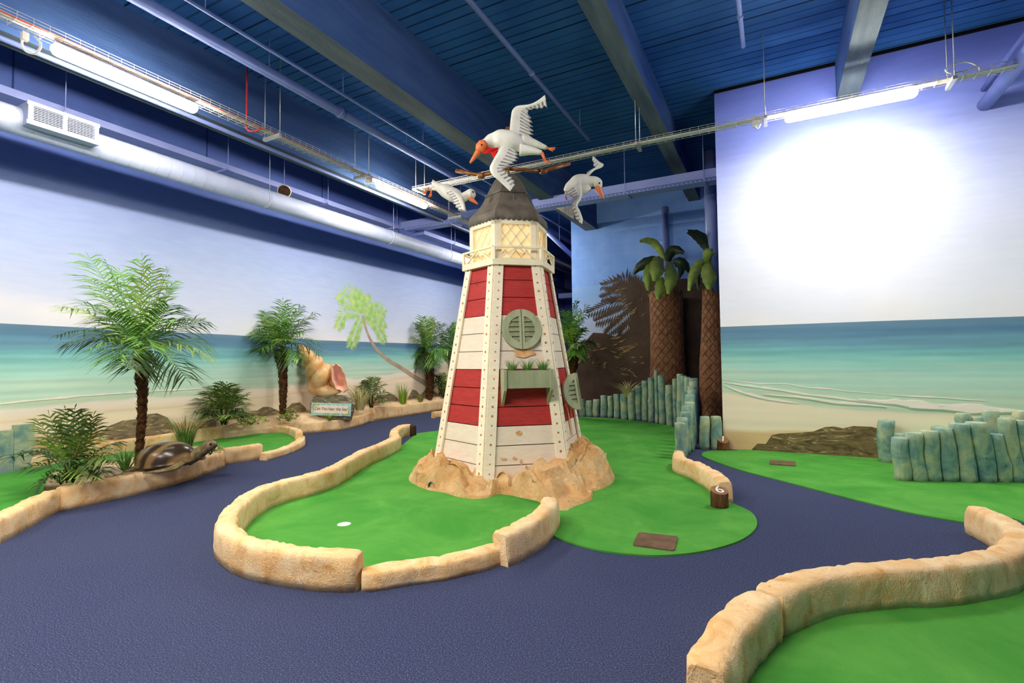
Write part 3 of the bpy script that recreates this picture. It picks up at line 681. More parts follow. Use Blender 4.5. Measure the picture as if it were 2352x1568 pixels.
# ------------------------------------------------------------------ timber posts
def post(px, pyb, pyt, wpx, label, group=None, zb=0.0, topx=None, d=None, seed=0, mt='post', name='timber_post', cat='post'):
    B = atz(px, pyb, zb) if d is None else atD(px, pyb, d)
    if d is not None: B.z = zb
    dep = (B - O).dot(_fw); T = atD(px if topx is None else topx, pyt, dep)
    lean = RT * ((T - B).dot(RT)); lean_fix = (topx if topx is not None else px)
    if topx is None: lean = V()
    h = T.z - zb; r = wpx * dep / FPX / 2
    rows = []; n = 14; K = max(5, int(h / 0.06))
    rng = random.Random(seed); kn = [(rng.uniform(0.15, 0.85), rng.uniform(0, 6.28), rng.uniform(0.08, 0.22)) for _ in range(3)]
    for i in range(K + 1):
        t = i / K; c = B + lean * t + V((0, 0, h * t)); rw = []
        c += RT * (0.10 * r * sin(t * 5 + seed)) + AW * (0.08 * r * cos(t * 4 + seed * 2))
        for j in range(n):
            a = 2 * pi * j / n; rr = r * (1 + 0.05 * nz(cos(a) * 1.5 + seed, sin(a) * 1.5, t * h * 5))
            for kt, ka, kr in kn:
                da = abs((a - ka + pi) % (2 * pi) - pi); rr += r * kr * exp(-((t - kt) * h / 0.05) ** 2 - (da / 0.7) ** 2)
            if i == K: rr *= 0.95
            rw.append(c + V((cos(a) * rr, sin(a) * rr, (0.006 * nz(a, seed) if i == K else 0))))
        rows.append(rw)
    mb = MB(); mb.grid(rows, 0, True, closeu=True); top = [p + (sum(rows[-1], V()) / n - p) * 0.10 + V((0, 0, 0.006)) for p in rows[-1]]
    mb.grid([rows[-1], top], 0, True, closeu=True); mb.cap(top, 0); mb.cap(rows[0], 0, True)
    o = mb.build(name, MAT[mt], origin=B); return tag(o, label, cat, group)
FENCE = [(131, 487, 348, 52), (188, 487, 358, 52), (247, 487, 347, 55), (310, 490, 316, 52), (365, 493, 320, 46), (418, 500, 305, 52), (478, 510, 303, 58), (537, 515, 284, 58), (595, 515, 237, 52), (650, 520, 195, 54), (703, 530, 172, 52), (745, 540, 108, 32), (790, 548, 153, 58), (850, 560, 230, 58), (898, 562, 180, 42), (940, 580, 140, 54), (975, 598, 156, 54), (1005, 620, 165, 56)]
extra = {11: ', the tallest', 13: ''}
for i, (x, yb, yt, w) in enumerate(FENCE):
    p = cF(x, yb); t = cF(x, yt)
    post(p[0], p[1], t[1], w / 3.563, 'seafoam timber post, %s from the left end of the back fence row%s' % (ordw(i), extra.get(i, '')), 'posts of the back fence row', seed=i + 1)
ROW = [(1052, 655, 175, 72), (1049, 668, 202, 74), (1045, 682, 242, 76), (1039, 700, 276, 76), (1028, 722, 310, 78), (1022, 745, 370, 84), (1003, 770, 400, 86), (980, 795, 452, 88), (955, 818, 498, 88), (942, 838, 542, 90)]
for i, (x, yb, yt, w) in enumerate(ROW):
    p = cF(x, yb); t = cF(x, yt)
    post(p[0], p[1], t[1], w / 3.563, 'seafoam timber post, %s counted from the nearest in the receding row behind the curb end' % ordw(9 - i), 'posts of the receding fence row', seed=40 + i)
for i, (x, w, lb) in enumerate([(1137, 78, 'lone seafoam timber post between the receding fence row and the stump marked 7'), (1234, 84, 'lone seafoam timber post at the mural corner, touching the stump marked 7')]):
    p = cF(x, 754); t = cF(x, 488); post(p[0], p[1], t[1], w / 3.563, lb, 'pair of posts by the mural corner', seed=60 + i)
def cD(x, y): return (1980 + x / 6.32, 920 + y / 6.32)
FRONT = [(580, 1160, 575, 548, 212), (812, 1165, 765, 472, 225), (1040, 1168, 975, 447, 225), (1275, 1168, 1190, 408, 242), (1535, 1175, 1440, 342, 250), (1805, 1180, 1690, 320, 268), (2040, 1182, 1945, 492, 215), (2250, 1184, 2130, 268, 208), (2470, 1186, 2330, 296, 215), (2700, 1190, 2550, 350, 215)]
for i, (xb, yb, xt, yt, w) in enumerate(FRONT):
    p = cD(xb, yb); t = cD(xt, yt)
    post(p[0], p[1], t[1], w / 6.32, 'thick blue-green post, %s from the left in the front row at the right edge' % ordw(i), 'front row of thick posts', topx=t[0], seed=70 + i)
p = cD(365, 815); t = cD(365, 292)
post(p[0], p[1], t[1], 34, d=6.2, label='single blue-green post standing against the mural right of the painted rock', seed=90)
p = cD(562, 800); t = cD(562, 486); post(p[0], p[1] - 6, t[1], 27, d=5.9, label='short post half hidden behind the leftmost thick post of the front row', seed=91)
for i, (x, yt, w, dd, lb) in enumerate([(1110, 374, 150, 5.85, 'low post peeping over the third and fourth thick front row posts'), (1485, 192, 180, 5.75, 'notched back row post above the fifth thick front row post'), (1700, 248, 190, 5.72, 'dark short back row post between two taller back posts'), (1885, 152, 196, 5.65, 'tall back row post above the short seventh front post'), (2300, 150, 190, 5.5, 'back row post at the right edge of the photo')]):
    q = atD(*cD(x, yt), dd); post(cD(x, yt)[0], 1000, cD(x, yt)[1], w / 6.32, lb, 'back row posts on the raised deck', zb=0.33, d=dd, seed=93 + i)
# painted boards at the left edge
for x0, x1, y0, lb in [(-25, 29.5, 990, 'shorter turquoise painted board at the left edge of the photo'), (30.5, 77, 975, 'taller turquoise painted board beside the left bush palm')]:
    a = atX(x0, 1065, WX + 0.1); b = atX(x1, 1065, WX + 0.1); t = atX((x0 + x1) / 2, y0, WX + 0.1)
    mb = MB(); mb.box((WX + 0.07, (a.y + b.y) / 2, t.z / 2), (0.08, b.y - a.y, t.z)); tag(mb.build('timber_board', MAT['post']), lb, 'board', 'painted boards at the left edge')

# ------------------------------------------------------------------ numbered stumps
def text_mesh(txt, size, ext=0.002, shear=0.0):
    cu = bpy.data.curves.new('txt', 'FONT'); cu.body = txt; cu.size = size; cu.extrude = ext; cu.align_x = 'CENTER'; cu.align_y = 'CENTER'; cu.shear = shear
    ob = bpy.data.objects.new('txt', cu); COL.objects.link(ob); bpy.context.view_layer.update()
    me = bpy.data.meshes.new_from_object(ob.evaluated_get(bpy.context.evaluated_depsgraph_get())); bpy.data.objects.remove(ob); return me
def stump(px, yb, yt, w, txt, label, tilt, seed, flare=0.0):
    B = atz(px, yb, 0.012); dep = (B - O).dot(_fw); r = w * dep / FPX / 2; B = B + AW * r; T = atD(px, yt, dep + r); h = T.z - 0.012
    root = empty('tree_stump', B, label, 'stump')
    n = 26; rows = []
    for i in range(9):
        t = i / 8; row = []
        for j in range(n):
            a = 2 * pi * j / n; rr = r * (1 + flare * (1 - t) ** 2 + 0.05 * nz(cos(a) * 3, sin(a) * 3 + seed, t * 3))
            p = B + V((cos(a) * rr, sin(a) * rr, h * t)); p.z += tilt * t * (p - B).dot(AW) ; row.append(p)
        rows.append(row)
    mb = MB(); mb.grid(rows, 0, True, closeu=True); mb.cap(rows[0], 0, True); mb.build('bark', MAT['bark'], root)
    top = [p + V((0, 0, 0.002)) for p in rows[-1]]; mb = MB(); mb.cap(top, 0); mb.grid([rows[-1], top], 0, False, closeu=True); mb.build('cut_face', MAT['cutwood'], root)
    me = text_mesh(txt, r * 2.1, 0.0015); me.materials.clear(); me.materials.append(MAT['paintwhite'])
    o = bpy.data.objects.new('numeral', me); COL.objects.link(o); o.parent = root
    ax = RT; ay = (AW + V((0, 0, tilt))).normalized(); az = ax.cross(ay)
    o.matrix_local = Matrix.Translation(V((0, 0, h + 0.005))) @ Matrix((ax, ay, az)).transposed().to_4x4()
stump(1661, 1168, 1126, 39, '6', 'brown tree stump marked 6 at the end of a stone curb', 0.28, 3)
stump(1666, 1034, 1009, 25, '7', 'small brown tree stump marked 7 in front of the mural corner', 0.55, 8, 0.2)

# ------------------------------------------------------------------ lighthouse
TD = 5.92
TC = atD(1172, 829, TD); TC.z = 0.0
tw = V((-TC.x, -TC.y, 0)).normalized(); rg = V((-tw.y, tw.x, 0)); rg = rg if rg.dot(RT) > 0 else -rg
ANG = [radians(-78.4 + 60 * k) for k in range(6)]
def hx(R, z, k, off=0.0):
    a = ANG[k % 6] + off; return TC + tw * (R * cos(a)) + rg * (R * sin(a)) + V((0, 0, z))
TOPZ = 2.37; BOTZ = 0.05
def RR(z): return 0.49 + (0.872 - 0.49) * (TOPZ - z) / (TOPZ - 0.16)
LH = empty('lighthouse', TC, 'red and white plank lighthouse with a grey bell roof on a sandstone base', 'lighthouse')
mb = MB(); ra = [hx(RR(BOTZ) - 0.035, BOTZ, k) for k in range(6)]; rb = [hx(RR(TOPZ) - 0.035, TOPZ, k) for k in range(6)]
mb.grid([ra, rb], 0, False, closeu=True); mb.cap(rb, 0); mb.cap(ra, 0, True); mb.build('tower_core', MAT['black'], LH)
RH = (TOPZ - BOTZ) / 12.0
for k in range(6):
    mb = MB()
    for i in range(12):
        zt = TOPZ - i * RH - 0.004; zb_ = TOPZ - (i + 1) * RH + 0.004
        red = i in (0, 1, 2, 6, 7, 8); jit = 0.004 * nz(i * 3.3, k * 2.1)
        A = [hx(RR(zb_) - 0.008, zb_, k), hx(RR(zb_) - 0.008, zb_, k + 1), hx(RR(zt) - 0.008, zt, k + 1), hx(RR(zt) - 0.008, zt, k)]
        nrm = (A[1] - A[0]).cross(A[3] - A[0]).normalized()
        if nrm.dot(A[0] - TC) < 0: nrm = -nrm
        mb.slab([p + nrm * (jit - 0.016) for p in A], nrm, 0.02, 0 if red else 1)
    mb.build('plank_wall', [MAT['redplank'], MAT['whiteplank']], LH)
for k in range(6):
    mb = MB()
    for sg in (-1, 1):
        def pt(z, s, out):
            a = hx(RR(z) + out, z, k); b = hx(RR(z) + out, z, k + sg); d = (b - a).normalized(); return a + d * s
        W_ = 0.105
        A = [pt(BOTZ, 0, .004), pt(BOTZ, W_, .004), pt(TOPZ, W_ * 0.9, .004), pt(TOPZ, 0, .004)]
        nrm = (A[1] - A[0]).cross(A[3] - A[0]).normalized()
        if nrm.dot(A[0] - TC) < 0: nrm = -nrm
        mb.slab(A, nrm, 0.022, 0)
        for q in range(24):
            z = BOTZ + 0.12 + q * 0.094; c = pt(z, 0.052 + 0.012 * nz(q, k, sg), .004) + nrm * 0.022
            u1 = (A[1] - A[0]).normalized(); v1 = nrm.cross(u1); rr = 0.0085 * U(0.7, 1.35)
            mb.cap([c + nrm * 0.003 + (u1 * cos(2 * pi * j / 8) + v1 * sin(2 * pi * j / 8)) * rr for j in range(8)], 1)
            mb.grid([[c + (u1 * cos(2 * pi * j / 8) + v1 * sin(2 * pi * j / 8)) * rr * 1.3 for j in range(8)], [c + nrm * 0.003 + (u1 * cos(2 * pi * j / 8) + v1 * sin(2 * pi * j / 8)) * rr for j in range(8)]], 1, False, closeu=True)
    mb.build('corner_trim', [MAT['trim'], MAT['rust']], LH)
def facef(k, z, s=0.5, out=0.0):
    a = hx(RR(z), z, k); b = hx(RR(z), z, k + 1); p = a + (b - a) * s
    u = (b - a).normalized(); a2 = hx(RR(z + .5), z + .5, k); b2 = hx(RR(z + .5), z + .5, k + 1)
    upv = ((a2 + (b2 - a2) * s) - p); n = u.cross(upv).normalized()
    if n.dot(p - TC) < 0: n = -n
    upv = (n.cross(u)).normalized()
    if upv.z < 0: upv = -upv
    return p + n * out, u, upv, n
def leaf_half(mb_r, mb_s, c, u, v, n, r, sg, slats=True):
    """half-moon shutter leaf; sg picks the side along u"""
    N = 14; out = []; inn = []
    for i in range(N + 1):
        a = -pi / 2 + pi * i / N; out.append((cos(a) * r * sg, sin(a) * r)); inn.append((max(0.028, cos(a) * r * 0.66) * sg, sin(a) * r * 0.66))
    out = [(0.004 * sg, -r)] + [(max(0.004, abs(x)) * sg, y) for x, y in out] + [(0.004 * sg, r)]
    def P(x, y, d): return c + u * x + v * y + n * d
    inner = [(0.028 * sg, -0.62 * r)] + inn[1:-1] + [(0.028 * sg, 0.62 * r)]
    oo = out; L = len(oo)
    ii = [(0.028 * sg, -0.62 * r)] + [inner[min(len(inner) - 1, int(j * len(inner) / L))] for j in range(1, L - 1)] + [(0.028 * sg, 0.62 * r)]
    f = 0.03
    for ring_a, ring_b in ((oo, ii),):
        for j in range(L - 1):
            q = [P(*oo[j], f), P(*oo[j + 1], f), P(*ii[j + 1], f), P(*ii[j], f)]; mb_r.face(q)
            q = [P(*oo[j], 0), P(*oo[j + 1], 0), P(*ii[j + 1], 0), P(*ii[j], 0)]; mb_r.face(q)
            mb_r.face([P(*oo[j], 0), P(*oo[j + 1], 0), P(*oo[j + 1], f), P(*oo[j], f)])
            mb_r.face([P(*ii[j], 0), P(*ii[j + 1], 0), P(*ii[j + 1], f), P(*ii[j], f)])
    q = [(0.004 * sg, -r), (0.004 * sg, r), (0.028 * sg, 0.62 * r), (0.028 * sg, -0.62 * r)]
    mb_r.face([P(*t, f) for t in q]); mb_r.face([P(*t, 0) for t in q]); mb_r.face([P(0.004 * sg, -r, 0), P(0.004 * sg, r, 0), P(0.004 * sg, r, f), P(0.004 * sg, -r, f)])
    mb_r.face([P(0.028 * sg, -.62 * r, 0), P(0.028 * sg, .62 * r, 0), P(0.028 * sg, .62 * r, f), P(0.028 * sg, -.62 * r, f)])
    if slats:
        for i in range(5):
            y = (-0.5 + i * 0.25) * r * 0.98; h = r * 0.22; xo = sqrt(max(0.0, (0.68 * r) ** 2 - y * y))
            if xo < 0.04: continue
            a = [P(0.024 * sg, y - h / 2, 0.022), P(xo * sg, y - h / 2, 0.022), P(xo * sg * 0.97, y + h / 2, 0.006), P(0.024 * sg, y + h / 2, 0.006)]
            mb_s.slab(a, n, 0.006)
def round_shutter(k, z, s, r, open_=0.0, slats=True, rot=True):
    c, u, v, n = facef(k, z, s, 0.012)
    for sg in (-1, 1):
        r_ = MB(); s_ = MB()
        if open_:
            hinge = c + u * (sg * r); uu = (u * cos(open_) - n * sin(open_) * sg).normalized(); nn = (n * cos(open_) + u * sin(open_) * sg).normalized()
            cc = hinge - uu * (sg * r); leaf_half(r_, s_, cc, uu, v, nn, r, sg)
        else: leaf_half(r_, s_, c, u, v, n, r, sg)
        lf = r_.build('shutter_leaf', MAT['sage'], LH)
        if s_.v: s_.build('louvre_slats', MAT['sagedark'], lf)
round_shutter(1, 1.63, 0.52, 0.217)
round_shutter(2, 0.93, 0.56, 0.205, open_=radians(38))
round_shutter(5, 0.93, 0.5, 0.205, open_=radians(30))
for k, z, s, w_, h_ in [(1, 1.38, .55, .10, .05), (1, 0.56, .42, .03, .025), (1, 0.31, .36, .02, .014), (1, 0.31, .23, .03, .012), (1, 0.27, .44, .012, .03), (1, 0.22, .5, .012, .02), (1, 0.11, .18, .012, .03), (2, 0.62, .5, .02, .16), (2, 0.55, .55, .014, .1)]:
    c_, u_, v_, n_ = facef(k, z, s, 0.0075); mb = MB(); N = 26; P = []
    for i in range(N):
        a = 2 * pi * i / N; r = 1 + .35 * nz(cos(a) * 2 + z * 9, sin(a) * 2, s * 7) + .2 * nz(cos(a) * 6, sin(a) * 6, z * 5); P.append(c_ + u_ * cos(a) * w_ * r + v_ * sin(a) * h_ * r)
    mb.slab(P, n_, 0.0015); mb.build('rust_stain', MAT['stain'], LH)
# flower box with three grass tufts
def grass_clump(mb, c, n, h, spread, w, mi=0, lean=0.35, seg=4, droop=0.3):
    for i in range(n):
        a = U(0, 2 * pi); r0 = spread * sqrt(R_()); d = V((cos(a), sin(a), 0)); b = V(c) + d * r0 * 0.5; L = h * U(0.65, 1.1); ln = lean * U(0.2, 1.2)
        pts = []
        for k in range(seg + 1):
            t = k / seg; pts.append(b + d * (ln * L * t + droop * L * t * t * t * U(0.9, 1.1)) + V((0, 0, L * (t - 0.35 * droop * t ** 3))))
        sd = V((-d.y, d.x, 0)); sd = (sd + d * U(-.5, .5)).normalized()
        for k in range(seg):
            w0 = w * (1 - (k / seg) ** 1.5); w1 = w * (1 - ((k + 1) / seg) ** 1.5)
            if k < seg - 1: mb.face([pts[k] - sd * w0, pts[k] + sd * w0, pts[k + 1] + sd * w1, pts[k + 1] - sd * w1], mi, True)
            else: mb.face([pts[k] - sd * w0, pts[k] + sd * w0, pts[k + 1]], mi, True)
c, u, v, n = facef(1, 1.10, 0.535, 0.0)
ez = V((0, 0, 1)); no = V((n.x, n.y, 0)).normalized(); hw = 0.232
fb = MB()
zt, zb_ = 1.20, 1.02; dpt = 0.17
c0 = V((c.x, c.y, 0))
def FBp(x, d, z): return c0 + u * x + no * d + ez * z
M3 = Matrix((u, no, ez)).transposed()
fb.box(FBp(0, dpt, (zt + zb_) / 2), (2 * hw, 0.018, zt - zb_), 0, M3); fb.box(FBp(0, dpt / 2, zb_ + 0.01), (2 * hw, dpt, 0.018), 0, M3); fb.box(FBp(0, 0.03, (zt + zb_) / 2), (2 * hw, 0.018, zt - zb_), 0, M3)
for sg in (-1, 1): fb.box(FBp(sg * hw, dpt / 2, (zt + zb_) / 2), (0.018, dpt, zt - zb_), 0, M3)
box_o = fb.build('flower_box', MAT['sage'], LH)
for sg in (-1, 1):
    b_ = MB(); pr = [(0.0, zt + 0.01), (dpt + 0.03, zt + 0.01), (dpt + 0.03, zb_ - 0.02), (dpt - 0.05, zb_ - 0.1), (0.02, zb_ - 0.2), (-0.04, zb_ - 0.2)]
    b_.slab([FBp(sg * (hw + 0.012) - 0.014, d, z) for d, z in pr], u, 0.028); b_.build('bracket', MAT['sage'], LH)
for x in (-0.15, 0.01, 0.17):
    g_ = MB(); grass_clump(g_, FBp(x, 0.1, 1.15), 90, 0.19, 0.06, 0.004, lean=0.22, droop=0.35); g_.build('grass_tuft', MAT['palm'], box_o)
# balcony
BZ = 2.37; BR = 0.555
mb = MB(); mb.prism([(hx(BR, 0, k).x, hx(BR, 0, k).y) for k in range(6)], BZ - 0.03, BZ + 0.012); mb.build('balcony_deck', MAT['cream'], LH)
RZ = BZ + 0.165
for k in range(6):
    mb = MB(); a0 = hx(BR - 0.012, BZ + 0.02, k); b0 = hx(BR - 0.012, BZ + 0.02, k + 1); a1 = hx(BR - 0.012, RZ, k); b1 = hx(BR - 0.012, RZ, k + 1)
    mb.bar(a0, b0, 0.02, 0.032); mb.bar(a1, b1, 0.026, 0.02); mid = (a1 + b1) / 2
    ua = (b0 - a0).normalized()
    mb.bar(a0 + ua * 0.03, mid, 0.012, 0.017); mb.bar(b0 - ua * 0.03, mid, 0.012, 0.017)
    for e, f in ((a0 + ua * 0.012, a1 + ua * 0.012), (b0 - ua * 0.012, b1 - ua * 0.012)): mb.bar(e, f, 0.022, 0.024)
    mb.build('railing', MAT['cream'], LH)
# lantern room
LR = 0.452; LZ = 2.86
for k in range(6):
    a0 = hx(LR, BZ + 0.012, k); b0 = hx(LR, BZ + 0.012, k + 1); a1 = hx(LR, LZ, k); b1 = hx(LR, LZ, k + 1); ua = (b0 - a0).normalized(); L = (b0 - a0).length
    mb = MB(); n_ = ua.cross(ez)
    if n_.dot(a0 - TC) < 0: n_ = -n_
    for e in (a0 + ua * 0.03, b0 - ua * 0.03): mb.bar(e, V((e.x, e.y, LZ)), 0.06, 0.03, up=n_)
    mb.bar(a0 + ez * 0.02, b0 + ez * 0.02, 0.03, 0.06); mb.bar(a1 - ez * 0.03, b1 - ez * 0.03, 0.03, 0.05)
    mb.build('lantern_frame', MAT['cream'], LH)
    g_ = MB(); q = [a0 + ua * .05, b0 - ua * .05, b1 - ua * .05, a1 + ua * .05]; g_.slab([p - n_ * 0.035 for p in q], n_, 0.008); g_.build('lantern_pane', MAT['glow'], LH)
    l_ = MB(); hh = LZ - BZ - 0.11; x0, x1, y0, y1 = 0.05, L - 0.05, 0.05, 0.05 + hh; st = 0.115
    for sg in (-1, 1):
        for i in range(-6, 10):
            # line y = sg*1.35*x + c clipped to the opening
            cst = i * st * 1.35 + (0 if sg > 0 else y1); sl = 1.3 * sg; P = []
            for xx in (x0, x1):
                yy = sl * xx + cst
                if y0 <= yy <= y1: P.append((xx, yy))
            for yy in (y0, y1):
                xx = (yy - cst) / sl
                if x0 < xx < x1: P.append((xx, yy))
            if len(P) >= 2 and (abs(P[0][0] - P[1][0]) > 0.02):
                A_ = a0 + ua * P[0][0] + ez * P[0][1] - n_ * 0.015; B_ = a0 + ua * P[1][0] + ez * P[1][1] - n_ * 0.015; l_.bar(A_, B_, 0.014, 0.006, up=n_)
    l_.build('lattice', MAT['cream'], LH)
# bell roof with scalloped fascia
PRO = [(0.476, 2.90), (0.466, 2.955), (0.44, 2.985), (0.385, 3.04), (0.335, 3.10), (0.295, 3.17), (0.265, 3.235), (0.235, 3.295), (0.205, 3.35), (0.175, 3.41), (0.14, 3.455), (0.095, 3.485), (0.05, 3.50)]
mb = MB(); mb.grid([[hx(R, z, k) for k in range(6)] for R, z in PRO], 0, False, closeu=True); mb.cap([hx(0.05, 3.50, k) for k in range(6)], 0); mb.cap([hx(0.476, 2.90, k) for k in range(6)], 0, True)
mb.build('roof', MAT['roof'], LH)
for k in range(6):
    mb = MB(); a = hx(0.478, 0, k); b = hx(0.478, 0, k + 1); N = 64
    top = [a + (b - a) * (i / N) + ez * 2.905 for i in range(N + 1)]; bot = [a + (b - a) * (i / N) + ez * (2.862 - 0.018 * abs(sin(pi * 8 * i / N))) for i in range(N + 1)]
    nn = (b - a).cross(ez).normalized()
    if nn.dot(a - TC) < 0: nn = -nn
    mb.grid([top, bot]); mb.grid([[p - nn * 0.01 for p in top], [p - nn * 0.01 for p in bot]]); mb.grid([bot, [p - nn * 0.01 for p in bot]], 0, False)
    mb.build('scalloped_fascia', MAT['roof'], LH)
mb = MB()
ringp = [hx(0.278, 3.222, k) for k in range(6)]
for k in range(6): mb.bar(ringp[k], ringp[(k + 1) % 6], 0.014, 0.012)
mb.build('roof_band', MAT['roof'], LH)
for k in (0, 1, 2):
    lo = (hx(.325, 3.12, k) + hx(.325, 3.12, k + 1)) / 2; hi = (hx(.27, 3.225, k) + hx(.27, 3.225, k + 1)) / 2; v_ = (hi - lo).normalized(); u_ = (hx(.3, 3.1, k + 1) - hx(.3, 3.1, k)).normalized(); n_ = u_.cross(v_)
    if n_.dot(lo - TC) < 0: n_ = -n_
    c_ = (lo + hi) / 2 - v_ * 0.03 + n_ * 0.006; P = []
    for i in range(8):
        rr = (0.068 if i % 4 == 0 else 0.045) if i % 2 == 0 else 0.012
        a = pi / 2 + i * pi / 4; P.append(c_ + u_ * cos(a) * rr + v_ * sin(a) * rr)
    mb = MB(); apex = c_ + n_ * 0.014
    for i in range(8): mb.face([P[i], P[(i + 1) % 8], apex])
    mb.build('star_ornament', MAT['roof'], LH)
# mast and three jointed bronze arms
mb = MB(); mb.tube([TC + ez * 3.49, TC + ez * 3.66], 0.017, 10); mb.build('mast', MAT['copper'], LH)
e1 = atD(1308, 375, 6.3); j1 = atD(1248, 393, 6.13); e2 = atD(1048, 392, 6.25); j2 = atD(1105, 403, 6.08); hub_ = TC + ez * 3.575
e3 = TC + tw * 0.78 + ez * 3.70; j3 = TC + tw * 0.42 + ez * 3.56
for e, j in ((e1, j1), (e2, j2), (e3, j3)):
    mb = MB(); mb.tube([hub_, j], 0.021, 10); mb.tube([j, e], [0.021, 0.026], 10)
    d = (e - hub_).normalized(); mb.tube([j - d * 0.045, j - d * 0.03, j + d * 0.03, j + d * 0.045], [0.024, 0.036, 0.036, 0.024], 12)
    for t in (-0.02, 0.02): mb.ball(j + d * t + tw * 0.033, 0.009, 4)
    mb.build('jointed_arm', MAT['copper'], LH)
# rock base ring
def rk(x, y): return (920 + x / 2.53, 560 + y / 2.53)
OUT = [rk(*p) for p in [(45, 1380), (90, 1410), (165, 1440), (250, 1452), (350, 1482), (440, 1492), (530, 1480), (565, 1458), (650, 1470), (740, 1490), (810, 1505)]] + [(1262, 1172), cF(0, 1275), cF(75, 1235), cF(215, 1180), cF(220, 1110), cF(320, 1080), cF(392, 1030)]
pol = []
for p in OUT:
    q = atz(p[0], p[1], 0); d = q - TC; pol.append((atan2(d.dot(rg), d.dot(tw)), V((d.x, d.y, 0)).length))
pol.sort(); pol = [(pol[0][0] - 1.2, 1.12), (-pi, 1.1)] + pol + [(pol[-1][0] + 0.7, 1.12), (pi, 1.1)]
pol.sort()
TOPT = [(-pi, .2), (-1.6, .17), (-1.25, .22), (-0.9, .23), (-0.35, .15), (0.1, .19), (0.45, .20), (0.7, .27), (1.0, .33), (1.3, .36), (1.6, .34), (2.2, .25), (pi, .2)]
rows = []; N = 168; M_ = 22
for i in range(N):
    a = -pi + 2 * pi * i / N; ro = interp(pol, a); zt = interp(TOPT, a) + 0.02
    rows.append([])
    ri = 0.70
    for j in range(M_ + 1):
        t = j / M_; rr = ri + (ro - ri) * t
        prof = 1.0 if t < 0.35 else 1 - ((t - 0.35) / 0.65) ** 2.2
        d = tw * cos(a) + rg * sin(a); p = TC + d * rr
        cell = noise.cell(V((cos(a) * 4.2 + t * 1.2, sin(a) * 4.2, t * 2.2)))
        n1 = nz(p.x * 2.6, p.y * 2.6, 2); n2 = nz(p.x * 7, p.y * 7, 5); rid = 1 - abs(nz(p.x * 4.2, p.y * 4.2, 9)) * 2
        z = zt * prof + (0.12 * n1 + 0.06 * n2 + 0.07 * rid * rid - 0.02 + 0.07 * (cell - 0.5)) * min(1, 4 * t * 0.8 + .25) * (1 if t < .97 else 0)
        if t > 0.5: p = p + d * (0.10 * nz(p.x * 5, p.y * 5, z * 6) * (1 - t) * 2)
        p.z = max(0.0 if t < 1 else -0.01, z); 
        if t < 0.97: p.z = max(p.z, 0.035)
        if t >= 0.93: p.z = min(p.z, 0.07)
        if t == 1: p.z = 0.0
        rows[-1].append(p)
mb = MB(); mb.grid(rows, 0, True, closev=True)
RB = autosmooth(mb.build('boulder_ring', MAT['rock']), 26); tag(RB, 'rough sandstone boulder ring around the foot of the lighthouse', 'rock')
pp = atz(990, 1119, 0.03); mb = MB(); d_ = (tw * 0.95 - rg * 0.35).normalized(); ctr = pp + V((0, 0, 0.02)); n = 20
oo = [ctr - AW * 0.02 + RT * (0.032 * cos(2 * pi * i / n)) + ez * (0.045 * sin(2 * pi * i / n)) for i in range(n)]; inn = [ctr + (p - ctr) * 0.85 for p in oo]
bkk = [p + AW * 0.14 for p in oo]; bi = [p + AW * 0.14 for p in inn]
mb.grid([bkk, oo, inn, bi], 0, True, closeu=True); mb.build('ball_pipe', MAT['steelgrey'], RB)
for px, py in [(966, 1118), (1015, 1116), (1281, 1086), (1297, 1080)]:
    pass

# ------------------------------------------------------------------ flying geese on the carousel
def g1(x, y, d): return atD(*c1(x, y), d)
def wing(parent, lead, trail, mt_i, name='wing', th=0.022, feathers=22, nrm_hint=None):
    """closed winged surface between a leading and a trailing polyline, feather tips cut along the trailing edge"""
    Lc = resample(catmull(lead, 6), 0.012); n = len(Lc)
    Tc0 = catmull(trail, 6); tl = sum((Tc0[i + 1] - Tc0[i]).length for i in range(len(Tc0) - 1)); Tc = resample(Tc0, tl / (n - 1))
    while len(Tc) < n: Tc.append(Tc[-1])
    up_ = []; dn = []
    for i in range(n):
        a = Lc[i]; b = Tc[i]; ch = b - a; sp_ = (Lc[min(i + 1, n - 1)] - Lc[max(i - 1, 0)]).normalized(); nn = sp_.cross(ch.normalized())
        if nn.length < 1e-6: nn = V((0, 0, 1))
        nn.normalize()
        sc = 1.0 + (0.13 if (i * feathers // n) % 2 else -0.03); tap = 1.0
        ru = []; rd = []
        for t, h in ((0, 0.0), (0.05, 0.6), (0.2, 1.0), (0.45, 0.75), (0.7, 0.45), (0.9, 0.2), (1.0, 0.06)):
            tt = t * (sc if t > 0.6 else 1); ru.append(a + ch * tt + nn * th * h); rd.append(a + ch * tt - nn * th * h)
        up_.append(ru); dn.append(rd)
    mb = MB(); mf = lambda i, j: 0 if j < 3 else (1 if (i // 2) % 2 or j > 4 else 0)
    mb.grid(up_, 0, True, mf=mf); mb.grid(dn, 0, True, mf=mf)
    for R3 in (0, n - 1): mb.face(up_[R3] + dn[R3][::-1], 0)
    for i in range(n - 1):
        mb.face([up_[i][-1], up_[i + 1][-1], dn[i + 1][-1], dn[i][-1]], 1)
    return mb.build(name, [MAT['goose'], MAT['goosegrey']], parent)
def body(parent, pts, rad, mf_head=None, flat=0.9):
    P = []
    k = 4; pc = catmull(pts, k)
    rr = []
    for i in range(len(pts) - 1):
        for j in range(k):
            t = j / k; t2 = t * t * (3 - 2 * t); rr.append(rad[i] + (rad[i + 1] - rad[i]) * t2)
    rr.append(rad[-1])
    mb = MB(); mb.tube(pc, rr, 16, 0, flat=flat); o = mb.build('body', MAT['goose'], parent)
    s = o.modifiers.new('s', 'SUBSURF'); s.levels = 1; s.render_levels = 1; return o
